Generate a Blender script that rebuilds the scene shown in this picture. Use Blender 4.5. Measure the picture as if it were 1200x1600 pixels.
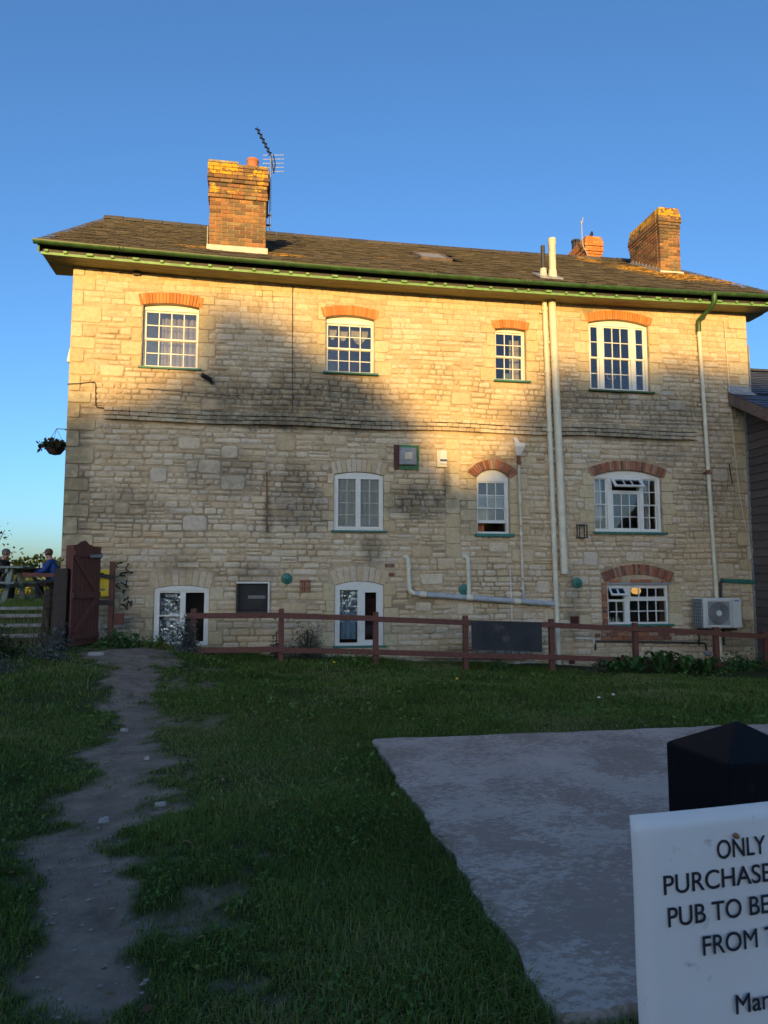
import bpy, bmesh, math, random
import numpy as np
from mathutils import Vector, Matrix
for o in list(bpy.data.objects): bpy.data.objects.remove(o)
R=math.radians
SC=bpy.context.scene; COL=SC.collection
random.seed(7); RNG=np.random.default_rng(7)
# ---------------------------------------------------------------- camera
cd=bpy.data.cameras.new('camera'); cam=bpy.data.objects.new('camera',cd); COL.objects.link(cam)
cam.location=(3.365,-12.8,1.5)
YAW,PITCH=R(9.7),R(5.4)
cam.rotation_euler=(R(90)+PITCH,0,-YAW)
cd.sensor_fit='HORIZONTAL'; cd.sensor_width=36; cd.lens=36*1109/1200
cd.clip_start=.05; cd.clip_end=3000
cd.dof.use_dof=True; cd.dof.focus_distance=13; cd.dof.aperture_fstop=45
SC.camera=cam
SC.render.resolution_x=768; SC.render.resolution_y=1024
# ---------------------------------------------------------------- sky, sun, exposure
SUN_AZ,SUN_EL=R(14),R(6)            # behind the camera, a little to its left, near setting
SDIR=Vector((-math.sin(SUN_AZ)*math.cos(SUN_EL),-math.cos(SUN_AZ)*math.cos(SUN_EL),math.sin(SUN_EL)))
wd=bpy.data.worlds.new('World'); SC.world=wd; wd.use_nodes=True
nt=wd.node_tree; bg=nt.nodes['Background']
sky=nt.nodes.new('ShaderNodeTexSky'); sky.sky_type='NISHITA'; sky.sun_disc=False
sky.sun_elevation=SUN_EL; sky.sun_rotation=math.pi+SUN_AZ
sky.air_density=0.85; sky.dust_density=1.4; sky.ozone_density=3.7; sky.altitude=0
nt.links.new(sky.outputs[0],bg.inputs[0]); bg.inputs[1].default_value=0.128
sl=bpy.data.lights.new('sun','SUN'); sun=bpy.data.objects.new('sun',sl); COL.objects.link(sun)
sl.energy=2.25; sl.angle=R(0.55); sl.color=(1.0,.635,.17)
sun.rotation_euler=(-SDIR).to_track_quat('-Z','Y').to_euler(); sun.location=(-20,-60,20)
SC.view_settings.view_transform='Standard'; SC.view_settings.look='None'
SC.view_settings.exposure=1.5; SC.view_settings.gamma=1; SC.view_settings.use_curve_mapping=False
# ---------------------------------------------------------------- materials
def newmat(name):
    m=bpy.data.materials.new(name); m.use_nodes=True; nt=m.node_tree
    return m,nt,nt.nodes['Principled BSDF']
def N(nt,t,**kw):
    n=nt.nodes.new(t)
    for k,v in kw.items(): setattr(n,k,v)
    return n
def mixc(nt,fac,a,b,mode='MIX'):
    n=N(nt,'ShaderNodeMix',data_type='RGBA',blend_type=mode)
    for i,v in ((0,fac),(6,a),(7,b)):
        if isinstance(v,bpy.types.NodeSocket): nt.links.new(v,n.inputs[i])
        else: n.inputs[i].default_value=v if i==0 else (*v[:3],1)
    return n.outputs[2]
def mth(nt,op,a,b=0.,c=None,clamp=False):
    n=N(nt,'ShaderNodeMath',operation=op,use_clamp=clamp)
    for i,v in enumerate((a,b) if c is None else (a,b,c)):
        if isinstance(v,bpy.types.NodeSocket): nt.links.new(v,n.inputs[i])
        else: n.inputs[i].default_value=v
    return n.outputs[0]
def pos(nt): return N(nt,'ShaderNodeNewGeometry').outputs['Position']
def noise(nt,scale,detail=4,rough=.55,vec=None,stretch=None):
    n=N(nt,'ShaderNodeTexNoise'); n.inputs['Scale'].default_value=scale; n.inputs['Detail'].default_value=detail; n.inputs['Roughness'].default_value=rough
    v=vec or pos(nt)
    if stretch:
        mp=N(nt,'ShaderNodeMapping'); nt.links.new(v,mp.inputs[0]); mp.inputs['Scale'].default_value=stretch[:3]
        if len(stretch)>3: mp.inputs['Rotation'].default_value=(0,0,stretch[3])
        v=mp.outputs[0]
    nt.links.new(v,n.inputs['Vector']); return n.outputs['Fac']
def ramp(nt,fac,stops,interp='LINEAR'):
    n=N(nt,'ShaderNodeValToRGB'); cr=n.color_ramp; cr.interpolation=interp
    while len(cr.elements)<len(stops): cr.elements.new(.5)
    for e,(p,c) in zip(cr.elements,stops): e.position=p; e.color=(*c[:3],1) if not isinstance(c,(int,float)) else (c,c,c,1)
    nt.links.new(fac,n.inputs[0]); return n.outputs[0]
def bump(nt,bs,h,strength=.4,dist=.01):
    b=N(nt,'ShaderNodeBump'); b.inputs['Strength'].default_value=strength; b.inputs['Distance'].default_value=dist
    nt.links.new(h,b.inputs['Height']); nt.links.new(b.outputs[0],bs.inputs['Normal'])
def tone(nt):
    a=N(nt,'ShaderNodeAttribute',attribute_name='tone'); o=N(nt,'ShaderNodeObjectInfo')
    return mth(nt,'FRACT',mth(nt,'ADD',a.outputs['Fac'],o.outputs['Random']))
def simple(name,col,rough=.6,var=.25,scale=8,bmp=0.,metal=0.,bscale=60,spec=.5,wear=None,wearc=None,tn=0.,stretch=None):
    m,nt,bs=newmat(name)
    n=noise(nt,scale,5,stretch=stretch); lo=[c*(1-var) for c in col]; hi=[min(1,c*(1+var)) for c in col]
    c=ramp(nt,n,[(.3,lo),(.7,hi)])
    if tn: c=mixc(nt,tn,c,ramp(nt,tone(nt),[(0,[x*.45 for x in col]),(1,[min(1,x*1.5) for x in col])]))
    if wear:
        w=ramp(nt,noise(nt,wear[0],6,.65),[(wear[1],0.),(wear[1]+.06,1.)]); c=mixc(nt,w,c,wearc)
    nt.links.new(c,bs.inputs['Base Color']); bs.inputs['Roughness'].default_value=rough; bs.inputs['Metallic'].default_value=metal
    bs.inputs['Specular IOR Level'].default_value=spec
    if bmp: bump(nt,bs,noise(nt,bscale,4,stretch=stretch),bmp,.006)
    return m
def ellipses(nt,lst):
    """soft-edged weathering patches with shapes of their own (x,z,rx,rz,strength) on the wall"""
    p=pos(nt); warp=noise(nt,1.7,3); tot=None
    sx=N(nt,'ShaderNodeSeparateXYZ'); nt.links.new(p,sx.inputs[0])
    for (cx,cz,rx,rz,s) in lst:
        dx=mth(nt,'MULTIPLY',mth(nt,'SUBTRACT',sx.outputs[0],cx),1/rx); dz=mth(nt,'MULTIPLY',mth(nt,'SUBTRACT',sx.outputs[2],cz),1/rz)
        d=mth(nt,'SQRT',mth(nt,'ADD',mth(nt,'MULTIPLY',dx,dx),mth(nt,'MULTIPLY',dz,dz)))
        d=mth(nt,'ADD',d,mth(nt,'MULTIPLY',mth(nt,'SUBTRACT',warp,.5),1.3))
        v=N(nt,'ShaderNodeMapRange',interpolation_type='SMOOTHSTEP'); nt.links.new(d,v.inputs[0])
        v.inputs[1].default_value=.35; v.inputs[2].default_value=1.15; v.inputs[3].default_value=s; v.inputs[4].default_value=0
        tot=v.outputs[0] if tot is None else mth(nt,'MAXIMUM',tot,v.outputs[0])
    return tot
STAINS=[(4.0,4.80,2.1,.62,.85),(4.0,4.36,3.2,.22,1.),(2.9,3.35,.95,.5,.6),(4.0,2.95,.6,.75,.7),(6.2,2.95,.95,.38,.85),(6.72,3.25,.14,.5,.9),
  (9.6,4.9,1.3,.4,.7),(11.6,4.75,1.5,.6,.65),(12.3,3.5,.9,1.2,.45),(10.3,4.36,2.0,.2,.85),(.1,3.0,.42,1.9,.7),(.9,2.75,.9,.45,.45),(.15,4.4,.4,.5,.6),(5.35,2.05,.25,.35,.6),
  (11.2,4.0,.9,.4,.5),(8.2,4.6,.6,.3,.35),(7.2,2.8,.4,.6,.3),(1.2,.7,.7,.35,.5),(9.2,1.1,.18,.8,.5),(12.5,.45,.8,.4,.6),(7.4,.15,1.2,.25,.6),(3.45,2.6,.12,.7,.8),(1.9,1.75,.5,.3,.4),(3.2,1.62,.5,.2,.5)]
def stonemat(name,stops,rough_b,mort=False):
    m,nt,bs=newmat(name)
    base=ramp(nt,tone(nt),stops) if not mort else ramp(nt,noise(nt,3,5),[(.3,stops[0][1]),(.7,stops[-1][1])])
    f=ramp(nt,noise(nt,14,6,.65),[(.25,(.72,.70,.66)),(.6,(1,1,1)),(.85,(1.0,.96,.86))])
    c=mixc(nt,1.,base,f,'MULTIPLY')
    # warmer ochre bloom in broad patches
    och=ramp(nt,noise(nt,.55,3),[(.45,0.),(.7,1.)]); c=mixc(nt,mth(nt,'MULTIPLY',och,.35),c,(.55,.37,.17))
    # grey algae film and soot, patchy
    st=ellipses(nt,STAINS); br=ramp(nt,noise(nt,6,7,.72),[(.32,.3),(.56,1.)])
    st=mth(nt,'MULTIPLY',st,br,clamp=True)
    c=mixc(nt,mth(nt,'MULTIPLY',st,.84 if not mort else .96),c,(.10,.092,.068) if not mort else (.045,.042,.036))
    gr=ramp(nt,noise(nt,2.3,6,.7),[(.58,0.),(.72,1.)]); c=mixc(nt,mth(nt,'MULTIPLY',gr,.3),c,(.27,.27,.21))
    if mort:
        jn=ramp(nt,noise(nt,1.1,6,.7),[(.48,0.),(.60,1.)]); c=mixc(nt,mth(nt,'MULTIPLY',jn,.5),c,(.10,.088,.065))
    pit=ramp(nt,noise(nt,38,4,.6),[(.66,0.),(.75,1.)]); c=mixc(nt,mth(nt,'MULTIPLY',pit,.35),c,(.2,.16,.1))
    nt.links.new(c,bs.inputs['Base Color']); bs.inputs['Roughness'].default_value=.92; bs.inputs['Specular IOR Level'].default_value=.2
    bump(nt,bs,noise(nt,26,7,.7),rough_b,.012); return m
ST=[(0,(.55,.41,.255)),(.2,(.63,.49,.325)),(.5,(.67,.535,.37)),(.75,(.72,.595,.435)),(.9,(.64,.54,.425)),(1,(.60,.435,.275))]
M={}
M['stone']=stonemat('limestone',ST,.7)
M['ashlar']=stonemat('dressed_limestone',[(0,(.55,.43,.25)),(.5,(.62,.50,.31)),(1,(.66,.555,.375))],.35)
M['mortar']=stonemat('lime_mortar',[(0,(.49,.365,.225)),(1,(.62,.49,.34))],.6,mort=True)
M['plaster']=simple('interior_plaster',(.42,.36,.32),.9,.15); M['ceil']=simple('ceiling_paint',(.70,.66,.62),.9,.05)
def brickmat(name,lich):
    m,nt,bs=newmat(name)
    c=ramp(nt,tone(nt),[(0,(.13,.075,.04)),(.18,(.29,.13,.055)),(.45,(.43,.185,.07)),(.7,(.50,.25,.09)),(.88,(.24,.15,.075)),(1,(.44,.29,.14))])
    c=mixc(nt,1.,c,ramp(nt,noise(nt,30,5,.7),[(.3,(.6,.6,.6)),(.7,(1,1,1))]),'MULTIPLY')
    d=ramp(nt,noise(nt,2.6,7,.68),[(.45,0.),(.60,1.)]); c=mixc(nt,mth(nt,'MULTIPLY',d,.72),c,(.13,.105,.06))
    if lich:
        l=ramp(nt,noise(nt,7,6,.6),[(lich,0.),(lich+.05,1.)]); c=mixc(nt,l,c,ramp(nt,noise(nt,25,3),[(.3,(.55,.27,.015)),(.7,(.72,.42,.04))]))
    nt.links.new(c,bs.inputs['Base Color']); bs.inputs['Roughness'].default_value=.9
    bump(nt,bs,noise(nt,45,5,.7),.5,.008); return m
M['brick']=brickmat('old_brick',0); M['capstone']=simple('worn_capstone',(.36,.27,.15),.9,.3,12,.4); M['chimney_mortar']=simple('chimney_mortar',(.46,.35,.22),.9,.25,10,.4); M['brick_l']=brickmat('lichened_brick',.45); M['brick_s']=brickmat('spotted_brick',.60)
m,nt,bs=newmat('rubbed_orange_brick'); c=ramp(nt,tone(nt),[(0,(.48,.165,.045)),(1,(.62,.25,.075))]); nt.links.new(c,bs.inputs['Base Color']); bs.inputs['Roughness'].default_value=.9; bump(nt,bs,noise(nt,60,4),.3,.005); M['arch']=m
m,nt,bs=newmat('red_brick'); c=ramp(nt,tone(nt),[(0,(.15,.075,.055)),(.4,(.33,.115,.06)),(.8,(.45,.17,.08)),(1,(.36,.24,.16))]); c=mixc(nt,mth(nt,'MULTIPLY',ramp(nt,noise(nt,12,5),[(.5,0.),(.7,1.)]),.5),c,(.3,.26,.2)); nt.links.new(c,bs.inputs['Base Color']); bs.inputs['Roughness'].default_value=.9; bump(nt,bs,noise(nt,60,4),.4,.006); M['redbrick']=m
# roof slate with lichen
m,nt,bs=newmat('weathered_slate')
c=ramp(nt,tone(nt),[(0,(.055,.047,.041)),(.5,(.082,.070,.060)),(.85,(.10,.086,.072)),(1,(.13,.108,.088))])
c=mixc(nt,mth(nt,'MULTIPLY',ramp(nt,noise(nt,5,6,.7),[(.5,0.),(.66,1.)]),.4),c,(.12,.10,.07))
LICH=[(2.7,7.72,1.1,.14,.9),(3.7,7.66,.45,.14,1.),(12.3,8.95,.9,.5,1.),(12.7,8.4,1.1,.45,.95),(11.6,9.75,.4,.3,.7),(13.3,8.2,.8,.5,.6),(5.8,8.2,.3,.1,.35)]
l=mth(nt,'MULTIPLY',ellipses(nt,LICH),ramp(nt,noise(nt,11,6,.65),[(.42,0.),(.56,1.)]))
c=mixc(nt,l,c,ramp(nt,noise(nt,30,3),[(.3,(.50,.24,.02)),(.7,(.68,.38,.04))]))
nt.links.new(c,bs.inputs['Base Color']); bs.inputs['Roughness'].default_value=.8; bump(nt,bs,noise(nt,35,5),.4,.006); M['slate']=m; M['grit']=simple('path_grit',(.28,.25,.22),.9,.5,60)
M['bluslate']=simple('blue_slate',(.055,.065,.10),.55,.3,9,.3,tn=.4)
M['green']=simple('green_gloss_paint',(.034,.088,.028),.45,.35,7,.15,wear=(16,.70),wearc=(.12,.16,.08))
M['palegreen']=simple('pale_green_paint',(.16,.31,.09),.5,.3,9,.2,wear=(14,.64),wearc=(.30,.34,.2))
M['soffit']=simple('soffit_paint',(.24,.215,.08),.6,.35,3,.15,stretch=(1,6,1))
M['teal']=simple('teal_paint',(.03,.16,.125),.5,.25,10,.2)
M['lead']=simple('lead_sheet',(.27,.27,.28),.55,.25,8,.2)
M['cementwhite']=simple('pale_flashing',(.62,.57,.47),.8,.2,10,.3)
M['white']=simple('white_gloss_paint',(.73,.70,.63),.4,.06,7,.1,wear=(18,.70),wearc=(.45,.42,.36))
M['cream']=simple('cream_paint',(.70,.63,.47),.5,.12,6,.15,wear=(22,.74),wearc=(.35,.22,.12))
M['greypvc']=simple('grey_pipe',(.40,.41,.42),.55,.2,9,.2)
M['darkpipe']=simple('dark_iron',(.045,.042,.04),.6,.3,12,.2)
M['rust']=simple('rust',(.22,.09,.04),.85,.4,20,.4)
M['alu']=simple('aluminium',(.60,.60,.60),.35,.1,10,metal=1.)
M['black']=simple('black_plastic',(.015,.015,.017),.45,.2,10)
M['fencewood']=simple('red_brown_stained_wood',(.15,.052,.035),.75,.35,6,.5,stretch=(2,9,9),wear=(9,.70),wearc=(.11,.075,.06))
M['gatewood']=simple('gate_stain',(.14,.046,.032),.7,.3,10,.5,stretch=(9,9,2))
M['oldwood']=simple('old_dark_wood',(.055,.040,.034),.9,.4,10,.6,stretch=(8,8,2))
M['greywood']=simple('weathered_green_wood',(.20,.24,.215),.85,.25,10,.4,stretch=(2,10,10))
M['sleeper']=simple('sleeper_wood',(.26,.25,.235),.9,.35,10,.5)
M['weatherboard']=simple('dark_weatherboard',(.13,.098,.085),.85,.35,8,.6,stretch=(10,1.5,12),tn=.35)
M['barge']=simple('brown_barge_board',(.16,.115,.095),.8,.3,7,.5)
M['terracotta']=simple('terracotta',(.55,.17,.07),.85,.2,12,.3)
M['curtain']=simple('curtain_cloth',(.40,.33,.32),.95,.12,9)
M['creamcloth']=simple('cream_cloth',(.50,.43,.33),.95,.15,9)
M['net']=simple('net_curtain',(.74,.73,.70),.95,.08,5)
M['bluecloth']=simple('blue_cloth',(.35,.52,.66),.95,.12,9)
M['pink']=simple('pink_card',(.75,.14,.18),.7,.05)
M['foil']=simple('kitchen_foil',(.92,.92,.93),.30,.05,14,metal=1.,bmp=.35,bscale=14)
M['yellow']=simple('yellow_plastic',(.85,.60,.02),.5,.1,8)
M['purple']=simple('purple_print',(.10,.05,.30),.6,.1); M['gprint']=simple('green_print',(.03,.30,.10),.6,.1)
M['navy']=simple('navy_print',(.03,.05,.12),.5,.05); M['bluelogo']=simple('blue_print',(.03,.10,.45),.5,.05)
M['browncase']=simple('brown_board',(.10,.035,.025),.8,.3,15)
M['acwhite']=simple('off_white_steel',(.62,.62,.58),.5,.08,6,.05); M['acgrey']=simple('grille_grey',(.30,.30,.30),.5,.15,9); M['acdark']=simple('fan_dark',(.10,.10,.10),.5,.15,9)
M['slateboard']=simple('black_board',(.030,.030,.032),.75,.35,3,.1,wear=(2.2,.58),wearc=(.085,.075,.065))
M['postblack']=simple('black_stained_post',(.008,.008,.010),.65,.4,14,.7,stretch=(55,55,5),spec=.12,wear=(26,.62),wearc=(.018,.017,.018))
m,nt,bs=newmat('laminated_paper'); c=mixc(nt,mth(nt,'MULTIPLY',ramp(nt,noise(nt,26,6,.68),[(.62,0.),(.74,1.)]),.75),(.74,.73,.71),(.16,.12,.09)); c=mixc(nt,mth(nt,'MULTIPLY',ramp(nt,noise(nt,6,3),[(.4,0.),(.7,1.)]),.25),c,(.64,.63,.62)); nt.links.new(c,bs.inputs['Base Color']); bs.inputs['Roughness'].default_value=.35; bump(nt,bs,noise(nt,9,3),.25,.01); M['paper']=m
M['ink']=simple('black_ink',(.022,.022,.03),.5,.05)
M['concrete_edge']=simple('concrete_edge',(.2,.19,.18),.9,.3,8,.4)
# brushed concrete with silt left in its hollows
m,nt,bs=newmat('brushed_concrete')
br=noise(nt,9,6,.65,stretch=(1.0,2.4,1,R(-32))); fl=noise(nt,22,7,.72,stretch=(1.,1.5,1,R(-28))); bigp=noise(nt,1.3,4)
c=ramp(nt,noise(nt,2.2,6,.6),[(.3,(.38,.31,.255)),(.7,(.51,.425,.355))])
c=mixc(nt,mth(nt,'MULTIPLY',ramp(nt,mth(nt,'ADD',mth(nt,'MULTIPLY',fl,.55),mth(nt,'MULTIPLY',bigp,.45)),[(.475,0.),(.525,1.)]),.75),c,(.23,.165,.125))
c=mixc(nt,mth(nt,'MULTIPLY',ramp(nt,br,[(.56,0.),(.66,1.)]),.3),c,(.47,.43,.39))
nt.links.new(c,bs.inputs['Base Color']); bs.inputs['Roughness'].default_value=.85; bump(nt,bs,mth(nt,'ADD',br,fl),.6,.012); M['concrete']=m
# ground: soil under the grass, trodden earth on the path
m,nt,bs=newmat('earth_and_turf')
at=N(nt,'ShaderNodeAttribute',attribute_name='bare').outputs['Fac']
e=ramp(nt,noise(nt,5,7,.65),[(.3,(.155,.12,.09)),(.6,(.28,.222,.168)),(.8,(.37,.30,.235))])
e=mixc(nt,mth(nt,'MULTIPLY',ramp(nt,noise(nt,70,3,.6),[(.68,0.),(.74,1.)]),.5),e,(.34,.33,.32))
g=ramp(nt,noise(nt,4,6,.6),[(.3,(.030,.042,.014)),(.7,(.06,.07,.028))])
f=ramp(nt,mth(nt,'ADD',at,mth(nt,'MULTIPLY',mth(nt,'SUBTRACT',noise(nt,9,5,.65),.5),.7)),[(.25,0.),(.62,1.)])
nt.links.new(mixc(nt,f,g,e),bs.inputs['Base Color']); bs.inputs['Roughness'].default_value=.95; bs.inputs['Specular IOR Level'].default_value=.15; bump(nt,bs,noise(nt,18,9,.72),.75,.03); M['ground']=m
def leafmat(name,a,b,c,trans=.25,rough=.6):
    m,nt,bs=newmat(name); cc=ramp(nt,N(nt,'ShaderNodeAttribute',attribute_name='tone').outputs['Fac'],[(0,a),(.55,b),(1,c)])
    nt.links.new(cc,bs.inputs['Base Color']); bs.inputs['Roughness'].default_value=rough; bs.inputs['Specular IOR Level'].default_value=.25
    t=N(nt,'ShaderNodeBsdfTranslucent'); nt.links.new(cc,t.inputs[0]); mx=N(nt,'ShaderNodeMixShader'); mx.inputs[0].default_value=trans
    nt.links.new(bs.outputs[0],mx.inputs[1]); nt.links.new(t.outputs[0],mx.inputs[2]); nt.links.new(mx.outputs[0],nt.nodes['Material Output'].inputs[0]); return m
M['grass']=leafmat('grass_blades',(.052,.094,.014),(.110,.185,.024),(.28,.26,.11))
M['weed']=leafmat('broad_weeds',(.05,.11,.02),(.09,.18,.03),(.15,.25,.055))
M['dock']=leafmat('dock_leaves',(.035,.085,.022),(.06,.135,.035),(.10,.19,.06))
M['shrubleaf']=leafmat('grey_shrub_leaves',(.07,.075,.045),(.12,.125,.075),(.18,.17,.11))
M['bluegreyleaf']=leafmat('blue_grey_leaves',(.07,.085,.075),(.12,.14,.125),(.18,.20,.18))
M['dryleaf']=leafmat('dry_stalks',(.09,.07,.04),(.15,.12,.075),(.21,.17,.11))
M['hedgeleaf']=leafmat('hedge_leaves',(.06,.085,.012),(.12,.15,.02),(.22,.22,.03))
M['darkleaf']=leafmat('dark_tree_leaves',(.02,.035,.012),(.04,.06,.02),(.06,.08,.03))
M['yellowleaf']=leafmat('yellow_leaves',(.30,.24,.03),(.42,.34,.05),(.5,.45,.12))
M['basketleaf']=leafmat('basket_leaves',(.015,.02,.01),(.03,.045,.018),(.07,.06,.035))
M['deadleaf']=leafmat('dead_leaves',(.10,.06,.025),(.17,.11,.05),(.25,.19,.10)); M['bark']=simple('bark',(.06,.045,.035),.9,.4,14,.7)
M['pebble']=simple('pale_stone',(.33,.31,.29),.85,.2,20,.3)
M['skin']=simple('skin',(.42,.24,.17),.55,.1,12); M['hair']=simple('grey_hair',(.13,.115,.105),.8,.3,40,.4); M['hair2']=simple('brown_hair',(.11,.07,.045),.8,.3,40,.4)
M['jacketblue']=simple('blue_fleece',(.015,.06,.26),.85,.15,20,.3); M['jacketblack']=simple('black_jacket',(.022,.023,.030),.8,.2,20,.3); M['jeans']=simple('dark_trousers',(.03,.035,.055),.85,.2,20,.3)
M['feather']=simple('black_feathers',(.012,.012,.015),.5,.2,20)
# window glass: clear pane, mirror reflection at its Fresnel rate
def glassmat(name,base,tint):
    m,nt,bs=newmat(name); nt.nodes.remove(bs)
    g=N(nt,'ShaderNodeBsdfGlossy'); g.inputs['Roughness'].default_value=.02; g.inputs[0].default_value=(.9,.93,1,1)
    t=N(nt,'ShaderNodeBsdfTransparent'); t.inputs[0].default_value=(*tint,1)
    fr=N(nt,'ShaderNodeFresnel'); fr.inputs[0].default_value=1.5
    b=N(nt,'ShaderNodeBump'); b.inputs['Strength'].default_value=.05; b.inputs['Distance'].default_value=.02; nt.links.new(noise(nt,5,2),b.inputs['Height']); nt.links.new(b.outputs[0],g.inputs['Normal'])
    f=mth(nt,'ADD',fr.outputs[0],base,clamp=True); mx=N(nt,'ShaderNodeMixShader'); nt.links.new(f,mx.inputs[0])
    nt.links.new(t.outputs[0],mx.inputs[1]); nt.links.new(g.outputs[0],mx.inputs[2]); nt.links.new(mx.outputs[0],nt.nodes['Material Output'].inputs[0]); return m
M['glass']=glassmat('window_glass',.01,(.80,.82,.82))
def emis(name,col,s):
    m,nt,bs=newmat(name); bs.inputs['Emission Color'].default_value=(*col,1); bs.inputs['Emission Strength'].default_value=s; bs.inputs['Base Color'].default_value=(*col,1); return m
M['lamp']=emis('lit_lamp',(1.,.50,.12),.45)
# ---------------------------------------------------------------- mesh helpers
WLOC={}
def empty(name,loc,label=None,cat=None,group=None,parent=None):
    o=bpy.data.objects.new(name,None); COL.objects.link(o); o.empty_display_size=.1; loc=Vector(loc)
    if parent is not None: o.parent=parent; o.location=loc-WLOC[parent]
    else: o.location=loc
    WLOC[o]=loc; return tag(o,label,cat,group)
def tag(o,label=None,cat=None,group=None,kind=None):
    for k,v in (('label',label),('category',cat),('group',group),('kind',kind)):
        if v: o[k]=v
    return o
def place(o,parent,loc):
    COL.objects.link(o); loc=Vector(loc)
    if parent is not None: o.parent=parent; o.location=loc-WLOC[parent]
    else: o.location=loc
    WLOC[o]=loc; return o
class MB:
    def __init__(s): s.v=[]; s.f=[]; s.t=[]
    def add(s,vs,fs,t=None):
        n=len(s.v); s.v+= [tuple(v) for v in vs]; s.f+=[tuple(i+n for i in f) for f in fs]; s.t+=[random.random() if t is None else t]*len(vs); return s
    def box(s,x0,x1,y0,y1,z0,z1,t=None):
        return s.add([(x0,y0,z0),(x1,y0,z0),(x1,y1,z0),(x0,y1,z0),(x0,y0,z1),(x1,y0,z1),(x1,y1,z1),(x0,y1,z1)],[(0,3,2,1),(4,5,6,7),(0,1,5,4),(1,2,6,5),(2,3,7,6),(3,0,4,7)],t)
    def hexa(s,b,t_): return s.add(list(b)+list(t_),[(0,3,2,1),(4,5,6,7),(0,1,5,4),(1,2,6,5),(2,3,7,6),(3,0,4,7)])
    def beam(s,a,b,w,h,up=(0,0,1)):
        a=Vector(a); b=Vector(b); d=(b-a).normalized(); u=Vector(up); r=d.cross(u).normalized(); u=r.cross(d)
        q=[a-r*w/2-u*h/2,a+r*w/2-u*h/2,a+r*w/2+u*h/2,a-r*w/2+u*h/2]; L=b-a
        return s.add(q+[p+L for p in q],[(0,1,2,3),(7,6,5,4),(0,4,5,1),(1,5,6,2),(2,6,7,3),(3,7,4,0)])
    def tube(s,pts,r,n=10,cap=True,closed=False):
        pts=[Vector(p) for p in pts]; rs=r if isinstance(r,(list,tuple)) else [r]*len(pts); vs=[];prev=None
        for i,p in enumerate(pts):
            d=(pts[min(i+1,len(pts)-1)]-pts[max(i-1,0)]).normalized()
            if prev is None: prev=d.orthogonal().normalized()
            u=(prev-d*prev.dot(d)).normalized(); prev=u; w=d.cross(u)
            vs+=[p+(u*math.cos(k*2*math.pi/n)+w*math.sin(k*2*math.pi/n))*rs[i] for k in range(n)]
        fs=[(i*n+k,i*n+(k+1)%n,(i+1)*n+(k+1)%n,(i+1)*n+k) for i in range(len(pts)-1) for k in range(n)]
        if cap: fs+=[tuple(range(n))[::-1],tuple(range((len(pts)-1)*n,len(pts)*n))]
        return s.add(vs,fs)
    def lathe(s,c,prof,n=14,axis='z'):
        c=Vector(c); vs=[]
        for (r,h) in prof:
            for k in range(n):
                a=k*2*math.pi/n; x,y=r*math.cos(a),r*math.sin(a)
                vs.append(c+Vector((x,y,h) if axis=='z' else (x,h,y) if axis=='y' else (h,x,y)))
        m=len(prof); fs=[(i*n+k,i*n+(k+1)%n,(i+1)*n+(k+1)%n,(i+1)*n+k) for i in range(m-1) for k in range(n)]+[tuple(range(n))[::-1],tuple(range((m-1)*n,m*n))]
        return s.add(vs,fs)
    def prism(s,poly,y0,y1):
        """closed outline in x,z extruded along y"""
        n=len(poly); vs=[(x,y0,z) for x,z in poly]+[(x,y1,z) for x,z in poly]
        return s.add(vs,[tuple(range(n)),tuple(range(n,2*n))[::-1]]+[(i,i+n,(i+1)%n+n,(i+1)%n) for i in range(n)])
    def mesh(s,name,mat,c,smooth=False,bev=0):
        me=bpy.data.meshes.new(name); c=Vector(c)
        me.from_pydata([(x-c[0],y-c[1],z-c[2]) for x,y,z in s.v],[],s.f); me.materials.append(mat)
        a=me.attributes.new('tone','FLOAT','POINT'); a.data.foreach_set('value',s.t)
        bm=bmesh.new(); bm.from_mesh(me); bmesh.ops.recalc_face_normals(bm,faces=bm.faces)
        if bev: bmesh.ops.bevel(bm,geom=bm.edges,offset=bev,segments=1,affect='EDGES',clamp_overlap=True)
        bm.to_mesh(me); bm.free()
        if smooth: me.polygons.foreach_set('use_smooth',[True]*len(me.polygons))
        return me
    def build(s,name,mat,parent=None,label=None,cat=None,group=None,kind=None,smooth=False,bev=0,base=False):
        A=np.array(s.v); lo,hi=A.min(0),A.max(0); c=(lo+hi)/2
        if base: c[2]=lo[2]
        o=bpy.data.objects.new(name,s.mesh(name,M[mat] if isinstance(mat,str) else mat,c,smooth,bev))
        place(o,parent,c); return tag(o,label,cat,group,kind)
def smoothed(o,ang=40):
    for p in o.data.polygons: p.use_smooth=True
    try: o.data.set_sharp_from_angle(angle=R(ang))
    except Exception: pass
    return o
def npmesh(name,V,F,mat,tonev=None,parent=None,center=None,quads=None):
    """fast mesh: V (n,3), list of index arrays F"""
    V=np.asarray(V,np.float32); c=np.array(center if center is not None else (V.min(0)+V.max(0))/2,np.float32)
    me=bpy.data.meshes.new(name); me.vertices.add(len(V)); me.vertices.foreach_set('co',(V-c).ravel())
    idx=np.concatenate([f.ravel() for f in F]).astype(np.int32); sz=np.concatenate([np.full(len(f),f.shape[1]) for f in F])
    me.loops.add(len(idx)); me.loops.foreach_set('vertex_index',idx); me.polygons.add(len(sz))
    me.polygons.foreach_set('loop_start',np.concatenate([[0],np.cumsum(sz)[:-1]]).astype(np.int32)); me.update(calc_edges=True)
    if tonev is not None:
        a=me.attributes.new('tone','FLOAT','POINT'); a.data.foreach_set('value',np.asarray(tonev,np.float32))
    me.materials.append(M[mat] if isinstance(mat,str) else mat); me.validate()
    o=bpy.data.objects.new(name,me); place(o,parent,tuple(float(x) for x in c)); return o
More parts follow.
